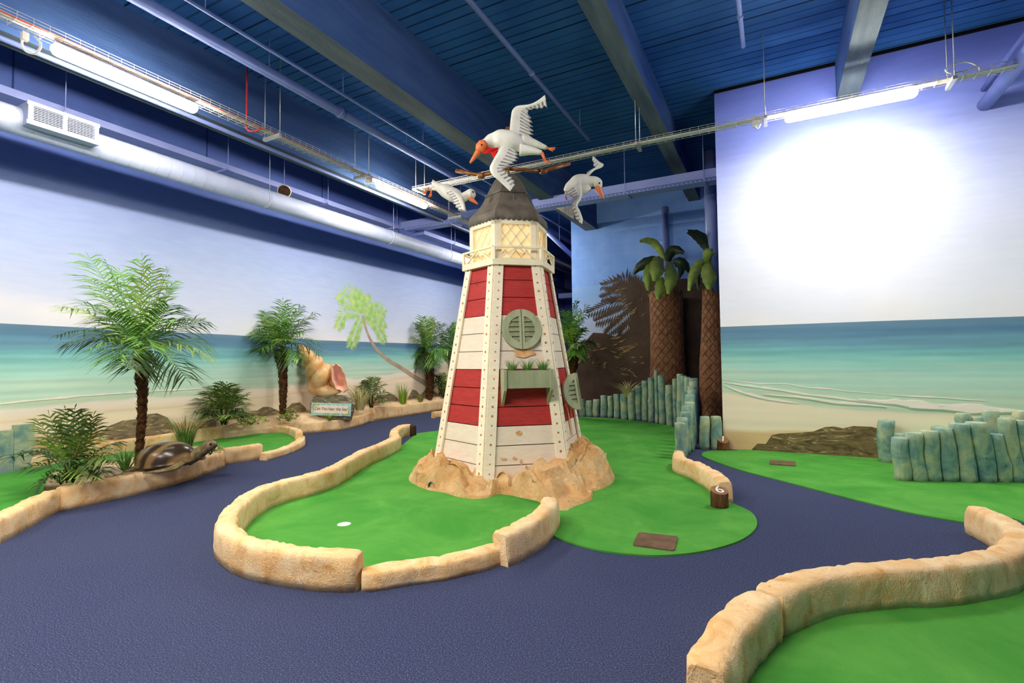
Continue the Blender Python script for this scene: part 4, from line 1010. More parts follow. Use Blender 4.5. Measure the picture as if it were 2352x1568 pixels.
def leg(parent, pts, rad, foot, toes):
    mb = MB(); mb.tube(catmull(pts, 4), [rad[0] + (rad[1] - rad[0]) * i / (4 * (len(pts) - 1)) for i in range(4 * (len(pts) - 1) + 1)], 10); L = mb.build('leg', MAT['goose'], parent)
    f = MB(); f.tube([pts[-1], foot], [rad[1] * 0.8, 0.011], 8)
    ends = [V(t) for t in toes]
    for e in ends: f.tube([foot, (foot + e) / 2, e], [0.011, 0.008, 0.004], 6)
    for a, b in zip(ends, ends[1:]):
        nn = (a - foot).cross(b - foot); 
        if nn.length > 1e-9: f.slab([foot, foot + (a - foot) * 0.85, foot + (b - foot) * 0.85], nn, 0.003)
    f.build('webbed_foot', MAT['beak'], L)
def beak(parent, a, b, r0, r1, w=0.85):
    mb = MB(); a = V(a); b = V(b); mb.tube([a - (b - a) * 0.25, a, a + (b - a) * 0.35, a + (b - a) * 0.75, b], [r0 * 0.6, r0, r0 * 0.72, r1 * 1.1, r1 * 0.55], 12, flat=w); mb.build('beak', MAT['beak'], parent)
def eyes(parent, c, off, r=0.011):
    for s in (-1, 1):
        mb = MB(); mb.ball(V(c) + V(off) * s, r, 5); mb.build('eye', MAT['black'], parent)
def goose(cpt, label): return empty('flying_goose', cpt, label, 'goose', 'geese circling the lighthouse top')
# main goose, seen from below
d = 5.15
G = goose(g1(760, 520, d), 'largest white goose flying above the lighthouse, with a red scarf')
body(G, [g1(905, 540, d + .03), g1(860, 535, d + .02), g1(790, 522, d), g1(710, 508, d), g1(640, 510, d), g1(592, 530, d - .02), g1(562, 555, d - .03), g1(540, 580, d - .03)], [0.035, 0.085, 0.122, 0.115, 0.075, 0.05, 0.056, 0.03], flat=0.95)
h_ = MB(); h_.tube([g1(590, 535, d - .03), g1(572, 548, d - .035), g1(548, 575, d - .04), g1(532, 600, d - .045)], [0.045, 0.062, 0.06, 0.035], 14); h_.build('face', MAT['beak'], G)
beak(G, g1(525, 610, d - .05), g1(462, 692, d - .07), 0.038, 0.018); eyes(G, g1(552, 562, d - .04), -_fw * 0.052 + CX * 0.01)
wing(G, [g1(785, 470, d + .03), g1(788, 400, d + .06), g1(795, 330, d + .10), g1(808, 260, d + .13), g1(850, 224, d + .14), g1(930, 215, d + .12), g1(1000, 190, d + .10), g1(1075, 135, d + .08)], [g1(945, 505, d + .06), g1(958, 450, d + .10), g1(955, 390, d + .14), g1(945, 310, d + .16), g1(930, 270, d + .16), g1(975, 250, d + .14), g1(1040, 240, d + .12), g1(1092, 225, d + .10)], 0)
wing(G, [g1(720, 545, d - .06), g1(690, 600, d - .10), g1(650, 670, d - .14), g1(622, 735, d - .16), g1(645, 790, d - .16), g1(710, 850, d - .14), g1(790, 925, d - .12)], [g1(850, 600, d - .04), g1(835, 660, d - .08), g1(770, 720, d - .11), g1(735, 745, d - .13), g1(760, 780, d - .13), g1(800, 820, d - .12), g1(828, 870, d - .11)], 0)
leg(G, [g1(880, 505, d + .02), g1(980, 530, d + .04), g1(1085, 568, d + .06)], (0.062, 0.022), g1(1110, 575, d + .06), [g1(1162, 566, d + .06), g1(1158, 582, d + .05), g1(1140, 598, d + .06)])
leg(G, [g1(870, 585, d - .02), g1(960, 592, d - .03), g1(1050, 608, d - .03)], (0.062, 0.022), g1(1080, 678, d - .03), [g1(1122, 682, d - .03), g1(1114, 698, d - .04), g1(1095, 700, d - .03)])
s_ = MB(); s_.tube([g1(600, 565, d - .06), g1(640, 590, d - .08), g1(690, 572, d - .07)], [0.02, 0.026, 0.018], 8, flat=0.5)
A = [g1(560, 618, d - .08), g1(625, 572, d - .07), g1(692, 570, d - .07), g1(684, 600, d - .08), g1(660, 655, d - .09), g1(632, 618, d - .08), g1(600, 618, d - .09)]
s_.slab(A, -_fw, 0.008); s_.build('scarf', MAT['scarf'], G)
# left goose
d = 6.35
G = goose(g1(320, 950, d), 'goose flying left of the lighthouse roof, near the fluorescent lamp')
body(G, [g1(150, 845, d + .08), g1(205, 890, d + .06), g1(270, 925, d + .03), g1(340, 960, d), g1(400, 975, d - .02), g1(440, 955, d - .03), g1(470, 948, d - .03), g1(505, 965, d - .03)], [0.02, 0.06, 0.095, 0.098, 0.062, 0.058, 0.072, 0.03], flat=0.95)
beak(G, g1(470, 985, d - .04), g1(526, 1030, d - .05), 0.04, 0.016); eyes(G, g1(490, 940, d - .03), -_fw * 0.058)
wing(G, [g1(330, 925, d - .08), g1(380, 950, d - .14), g1(412, 1000, d - .2), g1(432, 1085, d - .24)], [g1(270, 920, d - .06), g1(310, 985, d - .12), g1(345, 1040, d - .18), g1(372, 1082, d - .22)], 0, feathers=12)
wing(G, [g1(300, 905, d + .06), g1(250, 880, d + .16), g1(200, 860, d + .25), g1(160, 832, d + .30)], [g1(345, 960, d - .05), g1(270, 930, d + .08), g1(200, 900, d + .18), g1(150, 868, d + .25)], 0, feathers=12)
for x0, y0, x1, y1, x2, y2 in [(190, 880, 130, 890, 85, 945), (210, 905, 150, 905, 135, 970)]:
    leg(G, [g1(x0, y0, d + .05), g1((x0 + x1) / 2, (y0 + y1) / 2, d + .05), g1(x1, y1, d + .06)], (0.035, 0.014), g1((x1 + x2) / 2, (y1 + y2) / 2, d + .06), [g1(x2 - 14, y2, d + .05), g1(x2, y2 + 4, d + .06), g1(x2 + 14, y2 - 4, d + .06)])
# right goose
d = 6.4
G = goose(g1(1380, 860, d), 'goose flying right of the lighthouse roof, beak pointing down')
body(G, [g1(1235, 925, d + .08), g1(1280, 890, d + .05), g1(1345, 855, d + .02), g1(1400, 850, d), g1(1445, 845, d - .02), g1(1480, 840, d - .03), g1(1508, 860, d - .03), g1(1530, 895, d - .04)], [0.03, 0.075, 0.112, 0.108, 0.075, 0.062, 0.066, 0.03], flat=0.95)
bl = MB(); bl.tube([g1(1360, 890, d - .04), g1(1400, 915, d - .05), g1(1440, 890, d - .05)], [0.05, 0.06, 0.04], 12); bl.build('breast', MAT['goose'], G)
beak(G, g1(1510, 905, d - .05), g1(1557, 985, d - .07), 0.046, 0.018); eyes(G, g1(1515, 868, d - .04), -_fw * 0.056)
wing(G, [g1(1440, 790, d + .05), g1(1490, 740, d + .10), g1(1556, 708, d + .14), g1(1520, 680, d + .17), g1(1470, 635, d + .2)], [g1(1410, 785, d + .06), g1(1440, 755, d + .11), g1(1490, 742, d + .15), g1(1480, 715, d + .18), g1(1463, 660, d + .2)], 0, feathers=10, th=0.016)
wing(G, [g1(1370, 850, d - .1), g1(1378, 960, d - .16), g1(1340, 1030, d - .2), g1(1362, 1085, d - .2), g1(1384, 1150, d - .18), g1(1380, 1190, d - .17)], [g1(1230, 930, d - .06), g1(1300, 970, d - .12), g1(1300, 1040, d - .17), g1(1310, 1100, d - .18), g1(1335, 1150, d - .17), g1(1365, 1185, d - .16)], 0, feathers=16)
t_ = MB(); t_.slab([g1(1168, 1062, d + .1), g1(1312, 1042, d - .1), g1(1312, 1152, d - .1)], -_fw, 0.012); t_.build('wing_panel', MAT['goosegrey'], G)
for x0, y0, x1, y1 in [(1250, 930, 1240, 960)]:
    leg(G, [g1(1262, 915, d), g1(1250, 940, d), g1(1243, 958, d)], (0.03, 0.012), g1(1245, 970, d - .01), [g1(1250, 992, d - .02), g1(1258, 994, d - .01)])

# ------------------------------------------------------------------ palms and plants
def frond_mesh(mb, base, ctrl, tip, ll, n=24, w=0.011, mi=0, rr=0.007, start=0.16, droop=0.35, fwd=0.75, prof=None):
    C = []
    for i in range(n + 1):
        t = i / n; C.append(base * (1 - t) ** 2 + ctrl * 2 * t * (1 - t) + tip * t * t)
    mb.tube(C, [rr * (1 - 0.8 * i / n) for i in range(n + 1)], 5, mi)
    roll = U(-.35, .35)
    for i in range(int(n * start), n + 1):
        t = (C[min(i + 1, n)] - C[max(i - 1, 0)]).normalized(); sd = t.cross(V((0, 0, 1)))
        if sd.length < 0.15: sd = t.cross(-_fw)
        sd.normalize(); up = sd.cross(t).normalized(); sd = (sd * cos(roll) + up * sin(roll)).normalized(); f = (i / n - start) / (1 - start)
        L = ll * (0.35 + 0.75 * sin(pi * min(1, f * 0.82 + 0.12)))
        for sg in (-1, 1):
            if i == n and sg == 1: continue
            d = (t * fwd * U(.75, 1.3) + sd * sg * (0.95 if i < n else 0.1) + up * U(-0.08, 0.3) + V((0, 0, U(-.25, 0.0)))).normalized(); LL = L * U(0.8, 1.15) * (1 if i < n else .6)
            p0 = C[i]; p1 = p0 + d * LL * 0.45 + V((0, 0, -0.03 * droop * LL)); p2 = p0 + d * LL + V((0, 0, -droop * LL * U(.5, 1.1)))
            ws = d.cross(up).normalized() * w * (1 if i < n else .5)
            mb.face([p0 - ws * .5, p1 - ws, p1 + ws, p0 + ws * .5], mi, True); mb.face([p1 - ws, p2, p1 + ws], mi, True)
def clampw(f):
    for p in f.v:
        if p.x < WX + .02: p.x = WX + .02
        if p.y > WB - .03 and p.x > XB0 - .1: p.y = WB - .03
def palm(base, crown, r0, r1, fronds, label, ll=0.22, n=24, w=0.011, mts=('palm', 'palmyellow', 'palmdark'), lift=0.35, group=None, spikes=True, cat='palm tree', thick_top=1.9, name='palm_tree'):
    base = V(base); crown = V(crown)
    root = empty(name, base, label, cat, group)
    mb = MB(); N = 26; bend = RT * 0.03; pts = []; rad = []
    for i in range(N + 1):
        t = i / N; pts.append(base + (crown - base) * t * 0.97 + bend * sin(pi * t)); rr = r0 + (r1 - r0) * t; rr *= 1 + 0.12 * ((i % 2) * 2 - 1); rad.append(rr * (1 if t < .75 else 1 + (thick_top - 1) * 0.5 * (1 - abs(t - .87) / .13)))
    mb.tube(pts, rad, 12)
    if spikes:
        for i in range(150):
            t = U(0.03, 0.97); c = base + (crown - base) * t * 0.97 + bend * sin(pi * t); a = U(0, 2 * pi); d = V((cos(a), sin(a), 0)); rr = (r0 + (r1 - r0) * t) * (1.0 if t < .72 else 1.25)
            s_ = d.cross(V((0, 0, 1))); L = rr * U(0.5, 0.9); p = c + d * rr * 0.85
            mb.face([p - s_ * rr * .3, p + s_ * rr * .3, p + d * L * .8 + V((0, 0, L * 1.1))]); mb.face([p - s_ * rr * .3 + V((0, 0, -rr * .25)), p + s_ * rr * .3 + V((0, 0, -rr * .25)), p + d * L * .8 + V((0, 0, L * 1.1))])
    mb.build('trunk', MAT['trunk'], root)
    for tip, l2, mi in fronds:
        b = crown + V((U(-.5, .5), U(-.5, .5), 0)) * r1; v = tip - b; L = v.length
        ctrl = b + v * 0.5 + V((0, 0, lift * L * l2))
        f = MB(); frond_mesh(f, b, ctrl, tip, ll * U(.85, 1.1), n, w); clampw(f); f.build('frond', MAT[mts[mi]], root)
    return root
def ptips(crown, depth, lst, spread):
    out = []
    for x, y, dd, l2, mi in lst: out.append((atD(x, y, depth + dd * spread), l2, mi))
    return out
# big palm of the planter
dA = 5.62; bA = atD(316, 1067, dA); crA = atD(325, 808, dA + 0.05)
tipsA = [(203, 588, .2, .5, 0), (242, 600, -.2, .4, 0), (275, 622, .3, .3, 0), (326, 592, .25, .1, 0), (352, 615, -.1, .15, 1), (388, 618, .3, .3, 0), (396, 650, .5, .35, 0), (392, 700, -.2, .35, 0), (205, 640, .4, .5, 0), (143, 702, -.1, .7, 1), (180, 690, .5, .7, 0), (128, 770, .1, 1.0, 0), (150, 790, -.5, 1.0, 2), (205, 800, -.7, .9, 0), (256, 825, -.8, .9, 0), (288, 842, -.9, .7, 2), (490, 826, 0, 1.0, 1), (470, 735, .4, .6, 0), (430, 872, -.3, 1.0, 2), (478, 790, .6, .8, 0), (350, 800, -.95, .8, 0), (240, 720, -.7, .6, 0), (420, 730, -.5, .6, 0), (270, 750, .8, .7, 2), (400, 780, .8, .7, 2), (225, 770, .4, .8, 2), (315, 850, -.6, .6, 2)]
palm(bA, crA, 0.036, 0.056, ptips(crA, dA, tipsA, 0.75), 'largest palm tree, growing in the planter beside the turtle', ll=0.34, n=26, w=0.0088, lift=.28)
# second palm left of the shell
bB = atX(649, 951, -7.95); dB = (bB - O).dot(_fw); crB = atD(644, 796, dB)
tipsB = [(541, 770, .1, .6, 0), (552, 738, .4, .5, 0), (590, 717, .3, .4, 0), (612, 735, -.3, .3, 1), (650, 690, .2, .1, 0), (668, 700, .4, .1, 0), (693, 703, 0, .3, 0), (726, 718, .2, .5, 1), (735, 785, 0, .9, 0), (736, 812, -.3, 1.0, 2), (690, 825, -.5, .9, 0), (668, 835, -.5, .8, 2), (578, 806, -.1, .9, 0), (556, 790, .3, .8, 2), (600, 800, -.6, .8, 0), (630, 815, -.7, .8, 2), (620, 750, -.7, .5, 0), (670, 745, -.6, .4, 0), (700, 760, -.3, .7, 0), (580, 760, -.3, .6, 0), (640, 720, -.3, .2, 0), (700, 735, .5, .5, 2), (655, 780, -.8, .7, 1)]
palm(bB, crB, 0.052, 0.09, ptips(crB, dB, tipsB, 0.6), 'palm tree just left of the conch shell', ll=0.34, n=20, w=0.010, lift=.28)
# third and fourth palms
bC = atX(986, 916, -8.1); dC = (bC - O).dot(_fw); crC = atD(983, 808, dC)
def fan(cx, cy, rx, ryu, ryd, k, sp=.8, seed=1):
    rng = random.Random(seed); out = []
    for i in range(k):
        a = -0.35 + (pi + 0.7) * (i + rng.uniform(-.3, .3)) / (k - 1); x = cx + cos(a) * rx * rng.uniform(.8, 1.05); y = cy - (sin(a) * ryu if sin(a) > 0 else sin(a) * ryd) * rng.uniform(.75, 1.05)
        out.append((x, y + (abs(cos(a)) ** 2) * ryd * 0.5, rng.uniform(-sp, sp), 0.25 + 0.8 * abs(cos(a)), rng.choice([0, 0, 0, 1, 2])))
    return out
palm(bC, crC, 0.085, 0.125, ptips(crC, dC, fan(983, 785, 52, 66, 44, 20, seed=4) + [(940, 832, -.2, .9, 2), (1030, 830, 0, .9, 0), (965, 845, -.5, .8, 2), (1000, 840, -.5, .7, 0)], 0.6), 'palm tree left of the lighthouse, beyond the painted leaning palm', ll=0.36, n=18, w=0.013, lift=.25)
bD = atX(1046, 905, -8.1); dD = (bD - O).dot(_fw); crD = atD(1047, 812, dD)
palm(bD, crD, 0.085, 0.12, ptips(crD, dD, fan(1045, 790, 42, 52, 44, 16, seed=6), 0.6), 'farthest left palm tree, partly hidden behind the lighthouse edge', ll=0.36, n=17, w=0.014, lift=.25)
bE = atD(1305, 955, 11.4); bE.z = 0.0; dE = 11.4; crE = atD(1312, 800, dE)
palm(bE, crE, 0.09, 0.12, ptips(crE, dE, [(1325, 690, 0, .3, 0), (1348, 702, -.2, .4, 1), (1300, 715, .2, .3, 0), (1285, 740, 0, .5, 0), (1364, 785, -.2, .9, 2), (1350, 800, -.5, .9, 0), (1280, 790, .2, .8, 2), (1330, 720, .4, .3, 0), (1340, 755, -.3, .5, 0), (1296, 760, -.4, .5, 1), (1318, 815, -.6, .8, 0), (1290, 825, -.3, .8, 2), (1345, 825, 0, .8, 2), (1310, 745, -.6, .3, 0), (1332, 790, -.8, .7, 1)], 0.4), 'palm tree right of the lighthouse, in front of the opening beside the block wall', ll=0.34, n=22, w=0.016)
# bushy feather palms
def feather_bush(base, fr, label, ll=0.16, w=0.010, n=16, mts=('fan', 'palmyellow', 'palmdark'), stems=3, cat='bush', lift=.45):
    base = V(base); root = empty('feather_palm', base, label, cat)
    mb = MB()
    for i in range(stems):
        a = 2 * pi * i / stems; e = base + V((cos(a) * .05, sin(a) * .05, 0.3)); mb.tube([base + V((cos(a) * .03, sin(a) * .03, 0)), e], [0.016, 0.010], 7)
    mb.build('stem', MAT['darkwood'], root)
    for tip, l2, mi in fr:
        v = tip - base; L = v.length; b = base + V((U(-.03, .03), U(-.03, .03), 0.02)); ctrl = b + v * 0.45 + V((0, 0, lift * L * l2))
        f = MB(); frond_mesh(f, b, ctrl, tip, ll * U(.85, 1.1), n, w, droop=.3, start=.35); clampw(f); f.build('frond', MAT[mts[mi]], root)
    return root
dF = 4.85; bF = atD(165, 1107, dF)
tF = [(85, 965, .1, .3, 0), (112, 950, -.1, .2, 0), (150, 938, .2, .1, 0), (172, 936, -.1, .1, 2), (196, 945, .3, .2, 0), (215, 952, .1, .3, 0), (228, 972, -.1, .4, 0), (40, 1040, 0, .8, 2), (15, 1055, .3, .9, 2), (50, 1075, -.3, .8, 2), (85, 1118, -.4, 1.1, 2), (275, 1035, -.1, .9, 0), (240, 1000, .3, .5, 1), (250, 1060, -.4, .8, 0), (110, 1020, -.4, .6, 1), (190, 1000, -.5, .4, 1), (130, 985, .5, .3, 0), (210, 1075, -.5, .8, 2), (240, 1085, -.2, .8, 2), (70, 1010, .4, .6, 0), (160, 1060, -.6, .9, 2), (180, 975, .5, .2, 0), (280, 1015, .5, .8, 0), (205, 1095, -.4, .9, 1)]
feather_bush(bF, ptips(None, dF, tF, 0.55), 'bushy feather palm at the left end of the palm planter', ll=0.19, w=0.011, n=15)
bG = atX(515, 975, -7.9); dG = (bG - O).dot(_fw)
feather_bush(bG, ptips(None, dG, fan(512, 935, 58, 55, 30, 20, seed=9) + [(470, 945, -.4, .8, 0), (555, 950, -.4, .8, 2), (500, 960, -.5, .8, 2), (530, 955, -.5, .8, 1), (455, 915, 0, .6, 0), (568, 905, 0, .6, 0)], 0.5), 'feather palm bush against the mural, left of the second palm', ll=0.24, w=0.014, n=14)
bH = atX(853, 936, -8.08); dH = (bH - O).dot(_fw)
feather_bush(bH, ptips(None, dH, fan(850, 900, 42, 38, 30, 15, seed=12), 0.5), 'feather palm bush right of the conch shell, behind the straw grass', ll=0.26, w=0.015, n=12)
bI = atX(1018, 912, -8.1); dI = (bI - O).dot(_fw)
feather_bush(bI, ptips(None, dI, fan(1012, 882, 24, 28, 30, 14, seed=15), 0.5), 'small feather palm bush next to the lighthouse edge', ll=0.2, w=0.016, n=12)
def tuft(pos, n, h, spread, w, label, mts='grass', lean=.35, droop=.3, cat='grass', group=None):
    mb = MB(); grass_clump(mb, pos, n, h, spread, w, 0, lean, 5, droop); return tag(mb.build('grass_tuft', MAT[mts], origin=pos, weld=False), label, cat, group)
p = atD(425, 1035, 5.95); tuft(p, 150, 0.46, 0.13, 0.0045, 'tall green grass tuft behind the turtle', lean=.22, mts='palm')
p = atX(826, 942, -7.7); tuft(p, 120, 0.58, 0.16, 0.008, 'tall straw coloured grass tuft right of the sign', 'drygrass', .3, .35)
p = atX(925, 928, -8.08); tuft(p, 90, 0.55, 0.16, 0.008, 'upright green grass tuft by the painted rocks, mid way to the lighthouse', 'bush', .14, .15)
p = atX(966, 922, -8.05); tuft(p, 60, 0.2, 0.1, 0.008, 'low green grass tuft at the foot of the third palm', 'grass', .5, .3)
p = atY(1442, 912, 10.9); tuft(p, 90, 0.46, 0.2, 0.008, 'straw grass tuft peeping over the back fence row', 'drygrass', .5, .8)
p = atD(288, 1082, 5.2); tuft(p, 26, 0.24, 0.05, 0.012, 'spiky sword-leaved plant in front of the planter palm trunk', 'palm', .55, .05, 'plant')
p = atX(757, 966, -7.5); tuft(p, 30, 0.14, 0.05, 0.010, 'small spiky tuft in front of the sign', 'bush', .7, .2, 'plant')
def leafy(pos, rx, h, n, label, mts='bush', ls=0.035, cat='plant'):
    pos = V(pos); root = empty('leafy_plant', pos, label, cat); mb = MB()
    for i in range(6):
        a = i * 1.05; mb.tube([pos, pos + V((cos(a) * rx * .5, sin(a) * rx * .5, h * .6))], [0.005, 0.003], 5)
    mb.build('stem', MAT['darkwood'], root); mb = MB()
    for i in range(n):
        a = U(0, 2 * pi); r = rx * sqrt(R_()); z = h * (0.15 + 0.85 * R_()) * (1 - 0.5 * (r / rx) ** 2); c = pos + V((cos(a) * r, sin(a) * r, z)); d = (V((cos(a), sin(a), U(-.1, .8))) + V((U(-.6, .6), U(-.6, .6), 0))).normalized(); s_ = d.cross(V((U(-.3, .3), U(-.3, .3), 1))).normalized(); L = ls * U(.7, 1.3)
        mb.face([c, c + d * L * .5 + s_ * L * .25, c + d * L, c + d * L * .5 - s_ * L * .25], 0)
    mb.build('foliage', MAT[mts], root)
leafy(atD(226, 1078, 5.3), 0.19, 0.17, 420, 'bright leafy ground plant in the planter, between feather palm and spiky plant')
leafy(atD(483, 1044, 5.85), 0.11, 0.15, 260, 'bright leafy plant beside the turtle head')
leafy(atD(140, 1112, 4.75), 0.14, 0.17, 320, 'dark leafy ground plant under the left feather palm', 'palm', 0.04)
leafy(atX(577, 975, -7.8), 0.24, 0.13, 200, 'low leafy ground plant at the left of the shell bed', ls=0.06)
leafy(atX(662, 968, -7.75), 0.17, 0.22, 220, 'leafy plant below the palm left of the conch shell', ls=0.06)

# ------------------------------------------------------------------ beds, pebbles, turtle
def bed(name, fpts, label, z0=0.0, cat='bed'):
    """fpts rows of points (front to back) -> sandy surface with skirt"""
    rows = [catmull(r, 6) for r in fpts]; mb = MB()
    rows = [[p + V((0, 0, 0.018 * nz(p.x * 5, p.y * 5))) for p in r] for r in rows]
    mb.grid(rows, 0, True); 
    loop = rows[0] + [r[-1] for r in rows[1:-1]] + rows[-1][::-1] + [r[0] for r in rows[1:-1]][::-1]
    lo = [V((p.x, p.y, z0)) for p in loop]; mb.grid([loop, lo], 0, False, closeu=True); mb.cap(lo, 0, True)
    return tag(mb.build(name, MAT['sand']), label, cat)
frontA = [atz(x, y, .15) for x, y in [(100, 1122), (150, 1112), (220, 1103), (300, 1088), (380, 1070), (440, 1055), (500, 1037)]]
backA = [atz(x, y, .14) for x, y in [(120, 1085), (170, 1075), (240, 1062), (310, 1048), (390, 1035), (450, 1026), (510, 1022)]]
midA = [(a + b) / 2 + V((0, 0, .03)) for a, b in zip(frontA, backA)]
bed('sand_bed', [frontA, midA, backA], 'sandy planting bed of the palm planter')
ys = [5.2 + .3 * i for i in range(29)]
def fx(y): return interp([(5.2, -8.0), (6.2, -7.93), (6.75, -7.79), (7.12, -7.55), (7.3, -7.56), (8.5, -7.96), (14, -7.96)], y)
bed('sand_bed', [[V((fx(y), y, .16)) for y in ys], [V(((fx(y) + WX) / 2, y, .31)) for y in ys], [V((WX + 0.02, y, .36)) for y in ys]], 'sandy bed along the mural holding the conch shell and palms')
for i, (x, y, dd, r, lb) in enumerate([(305, 1077, 5.25, .04, 'pale pebble beside the spiky plant'), (327, 1080, 5.28, .045, 'pale pebble right of the big palm trunk'), (268, 1086, 5.1, .05, 'sandy pebble left of the spiky plant'), (462, 1050, 5.6, .045, 'pale pebble under the turtle head'), (250, 1092, 5.0, .035, 'small pebble at the front of the planter sand')]):
    mb = MB(); mb.ball(atD(x, y, dd), r, 8, sc=(1.3, 1, .7)); tag(mb.build('pebble', MAT['pebble']), lb, 'pebble', 'pebbles in the palm planter')
# turtle
TB = atD(392, 1073, 5.42); TT = empty('sea_turtle', TB, 'sea turtle sculpture with a striped brown shell on the planter', 'turtle')
ex = (RT * 0.97 + AW * 0.22).normalized(); ey = V((-ex.y, ex.x, 0))
def tp(x, y, z): return TB + ex * x + ey * y + V((0, 0, z))
rows = []
for i in range(13):
    t = i / 12; rows.append([])
    for j in range(36):
        a = 2 * pi * j / 36; rx = 0.285 * (1 + 0.06 * cos(a)); ry = 0.22; k = cos(t * pi / 2) ** 0.75 if t < 1 else 0; x = -0.06 + cos(a) * rx * k - 0.02 * (1 - k); y = sin(a) * ry * k
        rows[-1].append(tp(x, y, 0.055 + 0.215 * sin(t * pi / 2) + 0.09 * (x + 0.06) * (1 if x > 0 else .6)))
rim = [[TB + (p - TB) * 1.04 + V((0, 0, -.012)) for p in rows[0]], rows[0]]
und = [tp(-0.06 + cos(2 * pi * j / 36) * 0.23, sin(2 * pi * j / 36) * 0.17, 0.02) for j in range(36)]
mb = MB(); mb.grid([und] + rim + rows[1:], 0, True, closeu=True); mb.cap(und, 0, True); mb.build('shell', MAT['turtle'], TT)
mb = MB(); hp = [tp(0.16, 0, .08), tp(0.24, 0, .12), tp(0.30, -.005, .16), tp(0.345, -.01, .195), tp(0.385, -.012, .215), tp(0.425, -.015, .215), tp(0.45, -.015, .205)]
mb.tube(catmull(hp, 3), [interp([(0, .085), (6, .07), (9, .066), (12, .074), (14, .06), (18, .02)], i) for i in range(19)], 14, flat=.9); mb.build('head', MAT['turtleskin'], TT)
for s_ in (-1, 1):
    mb = MB(); mb.ball(tp(0.405, -.014 + s_ * 0.05, .235), .012, 6); mb.build('eye', MAT['black'], TT)
for px_, lst, rr in [(0, [(0.15, -.15, .07), (0.13, -.25, .04), (0.02, -.31, .025), (-0.12, -.33, .018)], .05), (1, [(0.15, .15, .07), (0.2, .25, .04), (0.12, .33, .03), (0.0, .36, .02)], .05), (2, [(-0.26, -.1, .05), (-0.33, -.17, .02), (-.38, -.2, .015)], .035), (3, [(-0.26, .1, .05), (-0.33, .17, .02), (-.38, .2, .015)], .035)]:
    mb = MB(); C = catmull([tp(*q) for q in lst], 4); k = len(C); mb.tube(C, [rr * (1.15 - 0.9 * (i / (k - 1)) ** 1.5) for i in range(k)], 10, flat=.42); mb.build('flipper', MAT['turtleskin'], TT)

# ------------------------------------------------------------------ conch shell, rock plinth, sign
dS = (atX(760, 940, -7.68) - O).dot(_fw)
PB = atD(760, 966, dS); pr = [(712, 962), (713, 925), (720, 912), (742, 909), (765, 908), (782, 909), (800, 912), (808, 928), (806, 945), (800, 965)]
mb = MB(); rows = []
FR_ = [atD(x, y, dS - 0.02) for x, y in pr]
for k, (o_, s_) in enumerate([(-0.05, .93), (0.0, 1.0), (0.14, 1.03), (0.26, .97), (0.32, .85)]):
    c_ = sum(FR_, V()) / len(FR_); rows.append([c_ + (p - c_) * s_ + AW * o_ + V((0, 0, 0)) for p in FR_])
rows = [[p + V((0.02 * nz(p.x * 6, p.y * 6, p.z * 6), 0.02 * nz(p.z * 6, p.x * 6), 0.02 * nz(p.y * 7, p.z * 5, 3))) for p in r] for r in rows]
mb.grid(rows, 0, False, closeu=True); mb.cap(rows[0], 0); mb.cap(rows[-1], 0, True)
tag(mb.build('rock_plinth', MAT['greyrock']), 'grey painted rock under the conch shell', 'rock')
# spiral shell: a growing tube wound round a tilted axis
cB_ = atD(752, 880, dS + 0.1); cA_ = atD(693, 800, dS + 0.06); ax = (cA_ - cB_).normalized(); side = (CX - ax * CX.dot(ax)).normalized(); dep = ax.cross(side).normalized()
SH = empty('conch_shell', atD(752, 908, dS + 0.1), 'giant spiral conch shell with a pink mouth standing on the grey rock', 'shell')
Ltot = (cA_ - cB_).length * 1.12
rows = []; turns = 6.2; N = int(turns * 26); scl = None
for i in range(N + 1):
    t = i / N; th = (1 - t) * turns * 2 * pi; g = 0.14 ** (t) ; g = 0.10 + 0.90 * (1 - t) ** 1.35
    R0 = 0.125 * g; rt = 0.19 * g; zc = -0.06 + (Ltot + 0.04) * (0.10 * t + 0.90 / 2.35 * (1 - (1 - t) ** 2.35)) / 0.483
    ang = th + radians(-95)
    e_r = side * cos(ang) - dep * sin(ang)
    cen = cB_ + ax * zc + e_r * R0; rw = []
    for j in range(20):
        a = 2 * pi * j / 20; sq = 0.98; rr_ = rt * (1 + 0.04 * sin(3 * a + th * 2) + 0.03 * sin(th * 9))
        rw.append(cen + e_r * cos(a) * rr_ + ax * sin(a) * rr_ * sq)
    rows.append(rw)
mb = MB(); mb.grid(rows, 0, True, closeu=True); mb.cap(rows[-1], 0)
o = mb.build('spiral_whorls', MAT['conch'], SH)
# flared mouth and lower body
mx = [(745, 838), (762, 832), (778, 838), (789, 850), (796, 868), (798, 885), (801, 896), (785, 898), (768, 892), (752, 880)]
mo = [(738, 850), (757, 835), (775, 838), (786, 850), (794, 868), (796, 884), (800, 895), (782, 902), (760, 900), (745, 885)]
n = 40
outer = catmull([atD(x, y, dS - .12 + 0.06 * sin(i * 2.0)) for i, (x, y) in enumerate([(760, 846), (768, 836), (778, 838), (787, 850), (793, 866), (796, 882), (801, 895), (788, 899), (773, 893), (764, 876)])], 5, closed=True)
cm = sum(outer, V()) / len(outer); k = len(outer)
rim2 = [cm + (p - cm) * (0.97 + 0.06 * sin(2 * pi * i / k * 9)) for i, p in enumerate(outer)]
inn1 = [cm + (p - cm) * (0.78 + 0.05 * sin(2 * pi * i / k * 9)) + AW * 0.05 - CX * .01 for i, p in enumerate(outer)]; inn2 = [cm + (p - cm) * 0.5 + AW * 0.16 - CX * .04 for p in outer]; inn3 = [cm + (p - cm) * 0.15 + AW * 0.24 - CX * .08 for p in outer]
mb = MB(); mb.grid([rim2, inn1, inn2, inn3], 0, True, closeu=True); mb.cap(inn3, 0); mb.build('mouth', MAT['pink'], SH)
